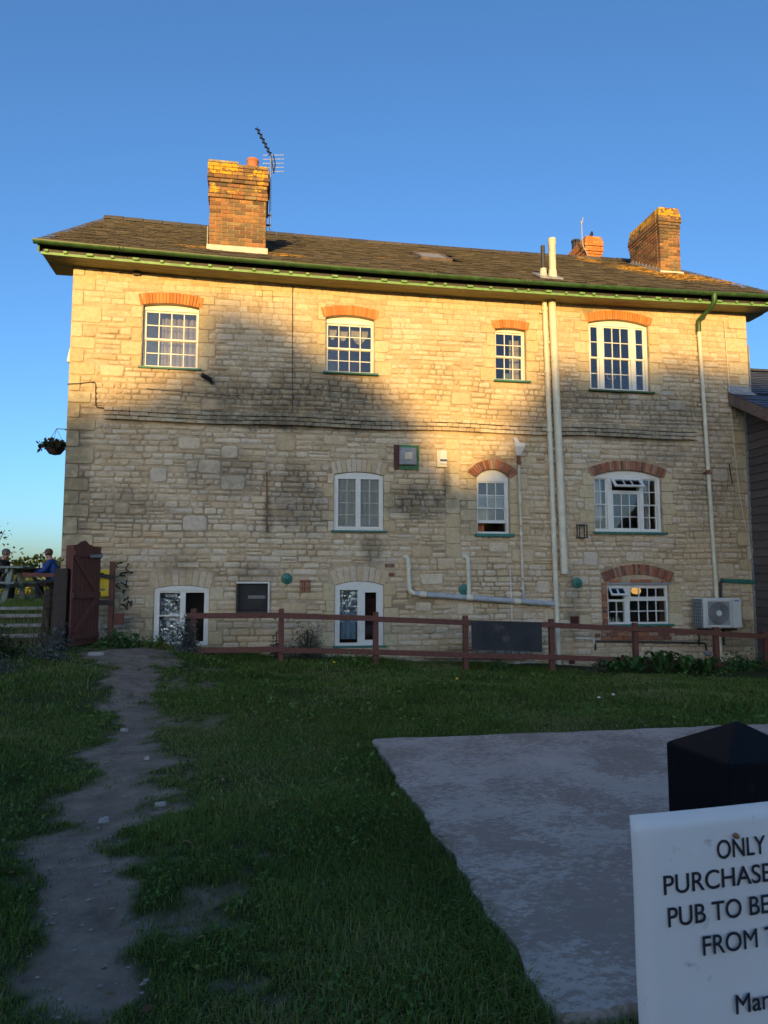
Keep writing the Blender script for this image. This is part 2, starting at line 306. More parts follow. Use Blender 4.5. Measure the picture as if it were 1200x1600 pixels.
def leafcloud(P,size,aspect=1.6,up=.3,seed=1,jit=.35):
    """one folded leaf (two quads) at every point of P"""
    r=np.random.default_rng(seed); n=len(P); d=r.normal(size=(n,3)); d[:,2]=d[:,2]*.6; d/=np.linalg.norm(d,axis=1)[:,None]
    nn=r.normal(size=(n,3)); nn[:,2]+=up*2; s=np.cross(d,nn); s/=np.linalg.norm(s,axis=1)[:,None]; nr=np.cross(s,d)
    L=(size*(1+jit*r.normal(size=n)).clip(.4,2))[:,None]; w=L/aspect
    b=P; mid=P+d*L*.5+nr*L*.06; tip=P+d*L-nr*L*.12; l=P+d*L*.45+s*w*.5; q=P+d*L*.45-s*w*.5
    V=np.stack([b,l,tip,q,mid],1).reshape(-1,3); i=np.arange(n)*5
    F=[np.stack([i,i+4,i+1],1),np.stack([i+1,i+4,i+2],1),np.stack([i,i+3,i+4],1),np.stack([i+3,i+2,i+4],1)]
    return V,F,np.repeat(r.random(n),5)
# ---------------------------------------------------------------- ground
GX=np.array([-40,-3,0,1.5,2.5,3.7,5.3,6.8,8.4,13,40]); GZ=np.array([.55,.5,.46,.40,.28,.11,.05,-.03,-.10,-.12,-.12])
PATHC=np.array([(1.45,-.9,.80),(1.5,-1.7,.60),(1.72,-3.0,.30),(1.93,-4.3,.26),(2.2,-5.4,.20),(2.26,-6.1,.26),(2.4,-7.6,.33),(2.42,-8.6,.27),(2.66,-9.4,.15),(2.84,-10.1,.17),(2.95,-11.5,.2),(3.1,-14,.4)])
SX0,SX1,SY0,SY1=4.39,12.5,-10.36,-6.12      # concrete slab
def vn(x,y,s,seed=0):
    """cheap smooth value noise in numpy, 0..1"""
    x=np.asarray(x,float)*s+seed*17.3; y=np.asarray(y,float)*s+seed*9.1; xi=np.floor(x); yi=np.floor(y); fx=x-xi; fy=y-yi
    h=lambda a,b: np.modf(np.abs(np.sin(a*127.1+b*311.7)*43758.5453))[0]
    fx=fx*fx*(3-2*fx); fy=fy*fy*(3-2*fy)
    return (h(xi,yi)*(1-fx)+h(xi+1,yi)*fx)*(1-fy)+(h(xi,yi+1)*(1-fx)+h(xi+1,yi+1)*fx)*fy
def gz(x,y):
    x=np.asarray(x,float); y=np.asarray(y,float); t=np.clip((y+7.5)/6.5,0,1); t=t*t*(3-2*t)
    z=np.interp(x,GX,GZ)*t
    near=np.exp(-((x-5)**2+(y+6)**2)/200)
    z=z+near*((vn(x,y,.9,1)-.5)*.10+(vn(x,y,2.7,2)-.5)*.045)
    d=np.maximum(np.maximum(SX0-.1-x,x-SX1-.1),np.maximum(SY0-.1-y,y-SY1-.1))   # flat bed under the slab
    k=np.clip(d/.35,0,1); z=z*k+(1-k)*(-.03)
    d2=np.maximum(np.maximum(-.1-x,x-13.3),np.maximum(-.1-y,y-8.6)); k2=np.clip(d2/.3,0,1)
    return z
def bare(x,y):
    x=np.asarray(x,float); y=np.asarray(y,float); cx=np.interp(y,PATHC[::-1,1],PATHC[::-1,0]); hw=np.interp(y,PATHC[::-1,1],PATHC[::-1,2])
    d=np.abs(x-cx)/hw+ (vn(x,y,2.6,5)-.5)*1.3+(vn(x,y,7,6)-.5)*1.0+(vn(x,y,17,7)-.5)*.5
    b=np.clip((1.55-d)*.8,0,1)
    b=np.where(y>-.85,0,b)
    for (px,py,rx,ry) in ((3.6,-1.95,.9,.2),(4.8,-1.9,.5,.15),(5.0,-2.9,.45,.16),(2.75,-5.2,.5,.35),(2.7,-2.2,.9,.25),(3.4,-9.9,.25,.2),(4.35,-6.1,.45,.12),(8.2,-3.6,.4,.12),(7.4,-4.6,.25,.12),(2.5,-3.5,.5,.5),(3.1,-8.6,.3,.35),(3.15,-9.4,.3,.3)):
        e=((x-px)/rx)**2+((y-py)/ry)**2+(vn(x,y,5,8)-.5)*2.4+(vn(x,y,13,9)-.5)*2.0; b=np.maximum(b,np.clip(1.0-e,0,1)*.5)
    return b
def axis(lo,hi,step,far):
    a=list(np.arange(lo,hi+1e-6,step)); d=step
    L=[];v=lo
    while v>-far: d*=1.55; v-=d; L.append(v)
    H=[];v=hi;d=step
    while v<far: d*=1.55; v+=d; H.append(v)
    return np.array(L[::-1]+a+H)
ax=axis(-3,13.5,.09,700); ay=axis(-13,.4,.09,700); XX,YY=np.meshgrid(ax,ay)
ZZ=gz(XX,YY)+np.where(bare(XX,YY)>.4,-.015,.0); V=np.stack([XX,YY,ZZ],-1).reshape(-1,3); nx,ny=len(ax),len(ay)
i=(np.arange(ny-1)[:,None]*nx+np.arange(nx-1)[None]).ravel(); go=npmesh('ground',V,[np.stack([i,i+1,i+nx+1,i+nx],1)],'ground',center=(0,0,0))
a=go.data.attributes.new('bare','FLOAT','POINT'); a.data.foreach_set('value',bare(XX,YY).ravel().astype(np.float32)); go['kind']='structure'
go.data.polygons.foreach_set('use_smooth',[True]*len(go.data.polygons))
# concrete slab with a worn, uneven edge
sb=MB(); out=[]; sn=46
def edge(a,b,n,amp):
    for k in range(n):
        t=k/n; x=a[0]+(b[0]-a[0])*t; y=a[1]+(b[1]-a[1])*t; j=(vn(x*3+y*2,y*3,1.3,11)-.5)*amp*.7+(vn(x*9,y*9,1.3,12)-.5)*amp*.6+random.uniform(-.008,.008)
        yield (x+(j if a[0]==b[0] else 0),y+(j if a[1]==b[1] else 0))
out=list(edge((SX0,SY0),(SX1,SY0),60,.05))+list(edge((SX1,SY0),(SX1,SY1),20,.05))+list(edge((SX1,SY1),(SX0,SY1),70,.07))+list(edge((SX0,SY1),(SX0,SY0),50,.06))
n=len(out); sb.add([(x,y,-.1) for x,y in out]+[(x,y,.022) for x,y in out],[tuple(range(n,2*n))]+[(k,(k+1)%n,(k+1)%n+n,k+n) for k in range(n)])
slab=sb.build('concrete_slab','concrete',kind='structure')
# ---------------------------------------------------------------- house
HW,HD=13.16,8.5; EZ=6.96
house=empty('stone_house',(HW/2,HD/2,0),'long three-storey limestone house with slate roof, green eaves and brick chimneys','house')
def sag(x): return .09*((x-6.58)/7.0)**2-.05
# openings: x0,x1,z0,ztop(crown),rise
OP=dict(W1=(1.20,2.165,5.23,6.42,.05),W2=(4.458,5.37,5.295,6.41,.06),W3=(7.735,8.355,5.30,6.355,.02),W4=(9.67,10.95,5.20,6.665,.09),
 F1=(4.63,5.54,2.37,3.46,.06),F2=(7.325,7.97,2.337,3.578,.15),F3=(9.69,11.11,2.40,3.63,.13),
 G1=(1.535,2.455,.36,1.39,.055),G2=(4.658,5.542,.30,1.465,.075),G3=(9.90,11.18,.625,1.387,0.),
 V1=(2.92,3.50,.915,1.453,0.),D1=(9.137,9.314,.639,.797,0.),D2=(9.09,9.215,-.10,.06,0.))
def arcz(o,x):
    x0,x1,z0,zt,r=o
    if r==0: return zt
    w=(x1-x0)/2; Rr=(w*w+r*r)/(2*r); return zt-Rr+math.sqrt(max(Rr*Rr-(x-(x0+x1)/2)**2,0))
wb=MB(); cx=sorted({0.,HW}|{o[0] for o in OP.values()}|{o[1] for o in OP.values()}); cz=sorted({-.6,7.25}|{o[2] for o in OP.values()}|{o[3] for o in OP.values()})
TH=.34
for i in range(len(cx)-1):
    for j in range(len(cz)-1):
        mx,mz=(cx[i]+cx[i+1])/2,(cz[j]+cz[j+1])/2
        if any(o[0]<mx<o[1] and o[2]<mz<o[3] for o in OP.values()): continue
        for y in (0,TH): wb.add([(cx[i],y,cz[j]),(cx[i+1],y,cz[j]),(cx[i+1],y,cz[j+1]),(cx[i],y,cz[j+1])],[(0,1,2,3)] if y==0 else [(3,2,1,0)],.4)
for o in OP.values():
    x0,x1,z0,zt,r=o
    wb.add([(x0,0,z0),(x0,TH,z0),(x0,TH,zt),(x0,0,zt)],[(0,1,2,3)],.4); wb.add([(x1,0,z0),(x1,TH,z0),(x1,TH,zt),(x1,0,zt)],[(3,2,1,0)],.4)
    wb.add([(x0,0,z0),(x1,0,z0),(x1,TH,z0),(x0,TH,z0)],[(3,2,1,0)],.4)
    if r==0: wb.add([(x0,0,zt),(x1,0,zt),(x1,TH,zt),(x0,TH,zt)],[(0,1,2,3)],.4)
    else:
        n=12; xs=[x0+(x1-x0)*k/n for k in range(n+1)]
        for k in range(n):
            a,b=xs[k],xs[k+1]; za,zb=arcz(o,a),arcz(o,b); wb.add([(a,0,za),(b,0,zb),(b,0,zt+.001),(a,0,zt+.001),(a,TH,za),(b,TH,zb)],[(0,1,2,3),(0,4,5,1)],.4)
# gable ends and back wall
RY,RZ=4.25,10.0; RK=(RZ-7.17)/(RY+.48)
for x in (0,HW):
    wb.add([(x,0,-.6),(x,HD,-.6),(x,HD,7.0),(x,RY,9.75),(x,0,7.0)],[(0,1,2,3,4)],.4); xi=x+.34*(1 if x==0 else -1); wb.add([(xi,.34,-.6),(xi,HD-.3,-.6),(xi,HD-.3,7.0),(xi,RY,9.6),(xi,.34,7.0)],[(4,3,2,1,0)],.4)
wb.add([(0,HD,-.6),(HW,HD,-.6),(HW,HD,7.2),(0,HD,7.2)],[(3,2,1,0)],.4)
wall=wb.build('wall','mortar',house)
# inner rooms: floors and a back partition
for z in (2.02,4.72): MB().box(.35,HW-.35,.345,4.2,z,z+.2).build('inner_floor','plaster',house)
MB().box(.35,HW-.35,3.6,3.7,-.5,7).build('partition','plaster',house)
for x in (3.0,6.6,9.0): MB().box(x-.05,x+.05,.35,3.6,-.5,7).build('partition','plaster',house)
MB().box(.35,HW-.35,.345,4.2,6.86,6.9).build('inner_ceiling','ceil',house)
# ---- stones ---------------------------------------------------
OBST=[]      # (x0,x1,z0,z1) rectangles no rubble may enter
STONES=[]    # (area, MB args)
def stone(x0,x1,z0,z1,d,rough,ash=False):
    w,h=x1-x0,z1-z0
    if w<.04 or h<.035: return
    j=min(w,h)*rough; c=min(w,h)*(.10+1.1*rough)
    q=[(x0+c,z0),(x1-c,z0),(x1,z0+c),(x1,z1-c),(x1-c,z1),(x0+c,z1),(x0,z1-c),(x0,z0+c)]
    q=[(x+random.uniform(-j,j)*.6,z+random.uniform(-j,j)*.5) for x,z in q]; mx,mz=(x0+x1)/2,(z0+z1)/2
    ins=.012 if not ash else .004
    def ring(k,y): return [(mx+(x-mx)*(1-2*k/w),y,mz+(z-mz)*(1-2*k/h)) for x,z in q]
    t=[random.uniform(-.006,.006)*(0 if ash else 1) for _ in range(8)]
    r2=[(x,y+tt,z) for (x,y,z),tt in zip(ring(ins*1.6,-d),t)]
    vs=ring(0,.012)+ring(ins*.3,-d*.55)+r2+[(mx+random.uniform(-.2,.2)*w,-d-(random.uniform(0,.010) if not ash else .001),mz+random.uniform(-.15,.15)*h)]
    fs=[(r*8+k,r*8+(k+1)%8,(r+1)*8+(k+1)%8,(r+1)*8+k) for r in range(2) for k in range(8)]+[(16+k,16+(k+1)%8,24) for k in range(8)]
    STONES.append((w*h*(1.6 if ash else 1),vs,fs,ash))
def gap(r,g=.0): OBST.append((r[0]-g,r[1]+g,r[2]-g,r[3]+g))
for o in OP.values(): gap(o[:4],.004)
# quoins at the two corners
for side in (0,1):
    z=-.3;k=0
    while z<EZ-.05:
        h=random.uniform(.20,.30); w=(.44 if k%2==0 else .22)*random.uniform(.85,1.15); z1=min(z+h,EZ)
        a=(0.0,w) if side==0 else (HW-w,HW)
        stone(a[0]+.006,a[1]-.006,z+.006,z1-.006,.020 if z<5.0 else .014,.02,True); gap((*a,z,z1)); z=z1;k+=1
# dressed jambs beside the windows
def jambs(o,z0,z1,wl=(.30,.17),sides=(0,1),h=(.16,.27)):
    for sd in sides:
        z=z0;k=random.randint(0,1)
        while z<z1-.02:
            hh=random.uniform(*h); zt=min(z+hh,z1)
            if z1-zt<.09: zt=z1
            w=wl[k%2]*random.uniform(.85,1.2); a=(o[0]-w,o[0]-.004) if sd==0 else (o[1]+.004,o[1]+w)
            stone(a[0]+.005,a[1]-.003,z+.005,zt-.005,.016,.02,True); gap((*a,z,zt)); z=zt;k+=1
jambs(OP['W1'],5.22,6.60); jambs(OP['W2'],5.28,6.62); jambs(OP['W3'],5.28,6.55,(.26,.2)); jambs(OP['W4'],5.18,6.75,(.28,.2))
jambs(OP['F1'],2.36,3.42,(.2,.12)); jambs(OP['F2'],2.33,3.5,(.34,.16)); jambs(OP['F3'],2.4,3.55,(.34,.22)); jambs(OP['G1'],.36,1.36,(.22,.13)); jambs(OP['G2'],.3,1.42,(.24,.14)); jambs(OP['G3'],.6,1.4,(.34,.26),(1,)); jambs(OP['D1'],.62,.82,(.22,.2),(1,))
# long vertical joint of straight-cut blocks left of the small arched window
z=1.9
while z<4.15:
    h=random.uniform(.2,.32); stone(6.72,6.99,z+.005,min(z+h,4.18)-.005,.016,.02,True); gap((6.715,6.995,z,z+h)); z+=h
# arches: brick or stone voussoirs, each one a piece
ubm=MB().box(-.5,.5,-.5,.5,-.5,.5).mesh('brick_unit',M['brick'],(0,0,0),bev=.045)
UB={}
def unit(mat):
    if mat not in UB: UB[mat]=ubm.copy(); UB[mat].materials[0]=M[mat]
    return UB[mat]
def brick(parent,c,size,mat='brick',rot=(0,0,0),name='brick'):
    o=bpy.data.objects.new(name,unit(mat)); place(o,parent,c); o.scale=size; o.rotation_euler=rot; return o
def arch(key,n,ring,mat,proud,ext=.05,zoff=0.,rise=None,name='brick_arch',piece='brick',blank=()):
    x0,x1,z0,zt,r=OP[key]; r=rise or r; w=(x1-x0)/2; Rr=(w*w+r*r)/(2*r); mx=(x0+x1)/2; zc=zt+zoff-Rr; a=math.asin(w/Rr)+ext/Rr
    p=empty(name,(mx,0,zt),parent=house)
    for k in range(n):
        a0=-a+2*a*k/n; a1=a0+2*a/n; g=.004/Rr*0+.06*(a1-a0); a0+=g; a1-=g
        P=lambda rr,an:(mx+rr*math.sin(an),zc+rr*math.cos(an)); j=random.uniform(-.006,.006); rr=ring*random.uniform(.95,1.03)
        poly=[P(Rr+.002,a0),P(Rr+rr,a0),P(Rr+rr,a1),P(Rr+.002,a1)]
        if k in blank: continue
        MB().prism(poly,-proud+j*.6,.05).build(piece,mat,p,bev=.004)
    for k in range(24):   # keep the rubble clear of it
        b0=-a+2*a*k/24; b1=b0+2*a/24; xs=[(Rr+q)*math.sin(b)+mx for q in (0,ring) for b in (b0,b1)]; zs=[(Rr+q)*math.cos(b)+zc for q in (0,ring) for b in (b0,b1)]
        gap((min(xs),max(xs),min(zs)-.01,max(zs)+.008))
    return p
arch('W1',19,.205,'arch',.022); arch('W2',21,.19,'arch',.022); arch('W3',14,.17,'arch',.022,rise=.03); arch('W4',27,.185,'arch',.022)
arch('F2',20,.19,'redbrick',.028,.04,blank=(9,)); arch('F3',34,.19,'redbrick',.026,.06); arch('G3',30,.20,'redbrick',.024,.05,zoff=.20,rise=.13)
for k_,n_ in (('F1',11),('G1',9),('G2',9)): arch(k_,n_,.27 if k_!='F1' else .23,'stone',.010,.02,name='stone_arch',piece='stone')
# brick patches round the low kitchen window and stray bricks
pch=empty('brick_patch',(10.5,0,.5),parent=house)
def bricks_in(x0,x1,z0,z1,off=0,mat='redbrick',skip=.0,bl=.215):
    z=z0;k=off
    while z<z1-.03:
        x=x0-(.11 if k%2 else 0)
        while x<x1-.03:
            a,b=max(x,x0),min(x+bl,x1)
            if b-a>.04 and random.random()>=skip: brick(pch,((a+b)/2,.01,z+.033),(b-a-.010,.08,.064),mat)
            x+=bl
        z+=.075;k+=1
    gap((x0,x1,z0,z))
bricks_in(9.78,9.895,.62,1.40,bl=.115); bricks_in(9.75,11.2,.335,.60,skip=.07); bricks_in(11.28,11.55,.42,.50); bricks_in(9.62,9.73,.40,.47)
bricks_in(9.95,11.12,1.43,1.50,skip=.3); bricks_in(5.565,5.743,1.715,1.785); bricks_in(5.64,5.743,1.548,1.59); bricks_in(13.02,13.14,1.05,1.40,skip=.25)
# string course: a narrow band of small stones standing proud over a drip joint
strz=lambda x:4.25+.012*math.sin(x*2.1)+.006*(x-6.5)*.3
sc=MB()
for (xa,xb) in ((.62,8.72),(8.98,11.9)):
    for row in range(3):
        x=xa
        while x<xb:
            w=random.uniform(.10,.21); z0=strz(x)+.012+row*.074; b=min(x+w,xb)
            y=-.075+random.uniform(-.012,.012)-.008*row
            sc.box(x+.004,b-.004,y,.03,z0+.004+random.uniform(0,.006),z0+.068+random.uniform(-.006,.004)); x=b
    gap((xa-.01,xb+.01,4.215,4.49))
sc.build('string_course','stone',house,kind='stuff')
# a few big blocks scattered in the rubble
def hits(x0,x1,z0,z1): return any(x0<o[1] and x1>o[0] and z0<o[3] and z1>o[2] for o in OBST)
for _ in range(70):
    w,h=random.uniform(.24,.46),random.uniform(.17,.29); x=random.uniform(.5,12.6); z=random.uniform(.2,4.0 if random.random()<.7 else 6.3)
    if not hits(x,x+w,z,z+h): stone(x+.006,x+w-.006,z+.006,z+h-.006,.022,.05); gap((x,x+w,z,z+h))
OB=np.array(OBST)
z=-.35
while z<EZ-.02:
    neat=z>6.05
    h=random.uniform(.078,.130) if not neat else random.uniform(.09,.13)
    if 4.45<z<5.6: h*=.85
    z1=min(z+h,EZ); mz=(z+z1)/2; x=.05
    rel=OB[(OB[:,2]<mz)&(OB[:,3]>mz)]; near=OB[(OB[:,2]<z1+.03)&(OB[:,3]>z-.03)]
    blk=sorted([(a,b) for a,b,_,_ in rel]); free=[];cur=.0
    for a,b in blk:
        if a>cur+.02: free.append((cur,a))
        cur=max(cur,b)
    if cur<HW-.02: free.append((cur,HW))
    for fa,fb in free:
        x=fa
        while x<fb-.03:
            w=random.choice((.11,.15,.18,.22,.26,.32,.40))*random.uniform(.8,1.2)
            if 4.45<z<5.6 or 2.3<z<3.4: w*=.85
            if fb-(x+w)<.10: w=fb-x
            b=min(x+w,fb); wv=(vn(x,z,.8,3)-.5)*.05+(vn(x,z,2.5,4)-.5)*.02; lo,hi=z+wv,z1+wv
            for o in near:
                if o[0]<b-.012 and o[1]>x+.012:
                    if o[2]>=mz: hi=min(hi,o[2]-.004)
                    elif o[3]<=mz: lo=max(lo,o[3]+.004)
            hi=min(hi,EZ+.0)
            g=random.uniform(.010,.022) if not neat else .004
            if random.random()<.10 and hi-lo>.11 and not neat:   # two thin stones in one course
                m_=(lo+hi)/2+random.uniform(-.015,.015); stone(x+g*.5,b-g*.5,lo+g*.4,m_-.005,random.uniform(.012,.028),.09); stone(x+g*.5,b-g*.5,m_+.005,hi-g*.4,random.uniform(.012,.028),.09)
            elif neat: stone(x+.004,b-.004,lo+.004,hi-.004,random.uniform(.006,.011),.04)
            else: stone(x+g*.5,b-g*.5,lo+g*.5,hi-g*.5,random.uniform(.010,.028),random.uniform(.07,.17))
            x=b
    z=z1
STONES.sort(key=lambda s:-s[0])
for s in STONES[:300]: MB().add(s[1],s[2]).build('stone','ashlar' if s[3] else 'stone',wall)
rs=MB()
for s in STONES[300:]: rs.add(s[1],s[2])
rs.build('rubble_stone','stone',wall,kind='stuff')
# ---- roof -----------------------------------------------------
rz=lambda y:7.17+RK*(y+.48) if y<=RY else RZ-(y-RY)*RK
XL,XR=-.47,HW+.47
rf=MB(); n=24
for k in range(n):
    a,b=XL+(XR-XL)*k/n,XL+(XR-XL)*(k+1)/n; sa,sb_=sag(a),sag(b)
    for (y0,y1) in ((-.46,RY),(RY,HD+.46)):
        z0,z1=(rz(y0)-.04,rz(y1)-.04)
        rf.hexa([(a,y0,z0-.05+sa),(b,y0,z0-.05+sb_),(b,y1,z1-.05+sb_),(a,y1,z1-.05+sa)],[(a,y0,z0+sa),(b,y0,z0+sb_),(b,y1,z1+sb_),(a,y1,z1+sa)])
roof=rf.build('roof','oldwood',house)
sm=MB(); L=math.hypot(RY+.48,RZ-7.17); ca,sa_=(RY+.48)/L,(RZ-7.17)/L; gauge=.165
SKX=(6.66,7.40); SKS=(2.62,3.75)     # skylight on the slope
def slope_pt(x,s,hn,back=False):
    y=-.50+s*ca-hn*sa_; z=7.158+s*sa_+hn*ca+sag(x)
    return (x,(2*RY-y) if back else y,z)
for back in (False,True):
    r=0;s=-.03
    while s<L+.0:
        x=XL-random.uniform(0,.15)
        while x<XR:
            w=random.uniform(.18,.26); a,b=max(x,XL-.01),min(x+w,XR+.01); x+=w
            if b-a<.05: continue
            if not back and a<SKX[1] and b>SKX[0] and s+.2>SKS[0] and s<SKS[1]: continue
            s0=s+random.uniform(-.012,.012); s1=min(s+gauge+.09,L+.02); l=random.uniform(.004,.016); h0,h1=.018+l,.004
            sm.hexa([slope_pt(a+.003,s0,h0-.012,back),slope_pt(b-.003,s0,h0-.012,back),slope_pt(b-.003,s1,h1-.010,back),slope_pt(a+.003,s1,h1-.010,back)],
                    [slope_pt(a+.003,s0,h0,back),slope_pt(b-.003,s0,h0+random.uniform(-.004,.006),back),slope_pt(b-.003,s1,h1,back),slope_pt(a+.003,s1,h1,back)])
        s+=gauge;r+=1
sm.build('roof_slate','slate',roof,kind='stuff')
# ridge tiles
x=XL
while x<XR:
    b=min(x+.45,XR); e=MB(); zz=RZ+.03+sag(x)
    pr=[(-.13,-.075),(-.05,.02),(.05,.02),(.13,-.075)]
    e.add([(q,RY+u,zz+v+t) for t in (0,.02) for q in (x+.006,b-.006) for u,v in pr],[(0,1,5,4),(1,2,6,5),(2,3,7,6),(8,9,13,12),(9,10,14,13),(10,11,15,14),(0,8,9,1),(1,9,10,2),(2,10,11,3),(4,12,13,5),(5,13,14,6),(6,14,15,7),(0,4,12,8),(3,7,15,11)])
    e.build('ridge_tile','slate',roof); x=b
# verge boards
for x in (XL+.02,XR-.02):
    v=MB()
    for (y0,y1) in ((-.46,RY),(RY,HD+.46)): v.hexa([(x-.015,y0,rz(y0)-.22+.04),(x+.015,y0,rz(y0)-.22+.04),(x+.015,y1,rz(y1)-.22+.04),(x-.015,y1,rz(y1)-.22+.04)],[(x-.015,y0,rz(y0)-.08+.04),(x+.015,y0,rz(y0)-.08+.04),(x+.015,y1,rz(y1)-.08+.04),(x-.015,y1,rz(y1)-.08+.04)])
    v.build('verge_board','green',roof)
# soffit boards, fascia, blocks, gutter
for (ya,yb) in ((-.41,-.215),(-.207,.0)):
    x=XL+.06
    while x<XR-.06:
        b=min(x+random.uniform(2.2,3.4),XR-.06); MB().hexa([(x+.002,ya,EZ+sag(x)),(b-.002,ya,EZ+sag(b)),(b-.002,yb,EZ+sag(b)),(x+.002,yb,EZ+sag(x))],[(x+.002,ya,EZ+.02+sag(x)),(b-.002,ya,EZ+.02+sag(b)),(b-.002,yb,EZ+.02+sag(b)),(x+.002,yb,EZ+.02+sag(x))]).build('soffit_board','soffit',roof); x=b
for xs in ((XL+.06,0),(HW,XR-.06)):   # boxed ends of the eaves
    MB().box(xs[0],xs[1],.004,.45,EZ+sag(xs[0])-.002,EZ+.02+sag(xs[0])).build('soffit_board','soffit',roof)
fa=MB(); n=30
for k in range(n):
    a,b=XL+.05+(XR-XL-.1)*k/n,XL+.05+(XR-XL-.1)*(k+1)/n
    fa.hexa([(a,-.435,EZ-.015+sag(a)),(b,-.435,EZ-.015+sag(b)),(b,-.412,EZ-.015+sag(b)),(a,-.412,EZ-.015+sag(a))],[(a,-.435,EZ+.028+sag(a)),(b,-.435,EZ+.028+sag(b)),(b,-.412,EZ+.028+sag(b)),(a,-.412,EZ+.028+sag(a))])
fa.build('fascia','palegreen',roof)
fb=MB()
for k in range(n):
    a,b=XL+.05+(XR-XL-.1)*k/n,XL+.05+(XR-XL-.1)*(k+1)/n
    fb.hexa([(a,-.36,EZ+.022+sag(a)),(b,-.36,EZ+.022+sag(b)),(b,-.33,EZ+.022+sag(b)),(a,-.33,EZ+.022+sag(a))],[(a,-.36,EZ+.19+sag(a)),(b,-.36,EZ+.19+sag(b)),(b,-.33,EZ+.19+sag(b)),(a,-.33,EZ+.19+sag(a))])
fb.build('shade_dark_fascia','darkpipe',roof)  # board coloured dark to stand in for the shaded gap below the gutter
x=XL+.12
while x<XR-.15:
    w=random.choice((.05,.06,.06,.11)); z=EZ+.012+sag(x)+random.uniform(-.008,.008); MB().box(x,x+w,-.475,-.437,z,z+.042).build('eaves_block','palegreen',roof,bev=.006); x+=random.uniform(.26,.50)
gu=MB(); n=40; prof=[(.062*math.cos(t),.062*math.sin(t)) for t in np.linspace(math.pi,2*math.pi,9)]
xs=[XL-.05+(XR-XL+.1)*k/n for k in range(n+1)]; vs=[]
for x in xs: vs+=[(x,-.505+u,7.145+v+sag(x)) for u,v in prof]+[(x,-.505+u*.88,7.146+v*.88+sag(x)) for u,v in prof[::-1]]
m_=18; gu.add(vs,[(k*m_+q,(k+1)*m_+q,(k+1)*m_+(q+1)%m_,k*m_+(q+1)%m_) for k in range(n) for q in range(m_)]+[tuple(range(m_)),tuple(range(n*m_,(n+1)*m_))])
gut=smoothed(gu.build('gutter','green',roof))
x=.9
while x<XR: 
    e=MB(); e.tube([(x-.03,-.505+.068*math.cos(t),7.145+.068*math.sin(t)+sag(x)) for t in np.linspace(math.pi,2*math.pi,8)],.008,6); e.tube([(x+.03,-.505+.068*math.cos(t),7.145+.068*math.sin(t)+sag(x)) for t in np.linspace(math.pi,2*math.pi,8)],.008,6); e.build('gutter_joint','green',roof); x+=1.83
MB().box(1.02,1.14,-.06,.0,EZ-.075+sag(1),EZ-.002+sag(1)).build('eaves_block','darkpipe',roof)
# skylight
sk=empty('skylight',slope_pt(7.03,3.2,.0),parent=house)
def slopebox(e,x0,x1,s0,s1,h0,h1): e.hexa([slope_pt(x0,s0,h0),slope_pt(x1,s0,h0),slope_pt(x1,s1,h0),slope_pt(x0,s1,h0)],[slope_pt(x0,s0,h1),slope_pt(x1,s0,h1),slope_pt(x1,s1,h1),slope_pt(x0,s1,h1)])
e=MB()
for a in ((6.68,7.38,2.64,2.72),(6.68,7.38,3.62,3.72),(6.68,6.75,2.725,3.615),(7.31,7.38,2.725,3.615)): slopebox(e,*a,-.05,.05)
e.build('frame','barge',sk); e=MB(); slopebox(e,6.75,7.31,2.72,3.62,.03,.036); e.build('pane','lead',sk)
# ---- chimneys -------------------------------------------------
def chimney(x0,x1,y0,y1,zb,zt,offs,faces,capm,name='chimney',label=None,lower=None):
    """offs: outward step of each course from the top down"""
    p=MB().box(x0+.010,x1-.010,y0+.010,y1-.010,zb-.35,zt-.02,.5).build('chimney','chimney_mortar',house); p['label']=label
    nc=int((zt-zb)/.075)+6
    for c in range(nc):
        z=zt-.0375-c*.075; o=offs[c] if c<len(offs) else 0
        if z<zb-.5: break
        mat=capm[0] if c<capm[1] else (capm[2] if c<capm[3] else 'brick')
        a,b,f,g=x0-o,x1+o,y0-o,y1+o
        def run(lo,hi,fn):
            x=lo-(.1125 if c%2 else 0)
            while x<hi-.02:
                q,r=max(x,lo),min(x+.225,hi)
                if r-q>.03: fn((q+r)/2,r-q-.009)
                x+=.225
        if 'f' in faces: run(a,b,lambda m,w: brick(p,(m,f+.05+random.uniform(-.003,.003),z),(w,.105,.066),mat))
        if 'l' in faces: run(f+.11,g,lambda m,w: brick(p,(a+.05,m,z),(.105,w,.066),mat))
        if 'r' in faces: run(f+.11,g,lambda m,w: brick(p,(b-.05,m,z),(.105,w,.066),mat))
    o=offs[0]; MB().box(x0-o+.03,x1+o-.03,y0-o+.03,y1+o-.03,zt-.03,zt+.012).build('capping','capstone',p)
    return p
C1=chimney(2.28,3.335,.25,.85,7.62,9.30,[.045]*3+[.05]*1+[.035]*1+[.012]*2+[.028]*2,'flr',('brick_l',3,'brick_s',8),label='brick chimney with orange lichen cap and one red pot')
MB().box(2.25,3.37,.21,.248,7.56,7.69).build('flashing','cementwhite',C1); MB().box(2.25,2.27,.25,.85,7.6,8.05).build('flashing','lead',C1)
MB().box(2.25,2.80,.22,.75,9.315,9.355).build('cap_slab','capstone',C1)
e=MB(); e.lathe((3.06,.45,9.30),[(.105,0),(.105,.2),(.115,.21),(.115,.25),(.1,.255),(.085,.25),(.08,.05)],18); smoothed(e.build('chimney_pot','terracotta',C1))
C3=chimney(12.60,13.13,2.13,3.5,8.72,10.40,[.0,.012,.025,.035,.045,.03,.018]+[.008]*2,'flr',('brick_l',3,'brick_s',4),label='tall brick chimney with bright yellow lichened cap at the right gable')
MB().box(12.57,13.17,2.09,2.128,8.66,8.80).build('flashing','cementwhite',C3)
e=MB()
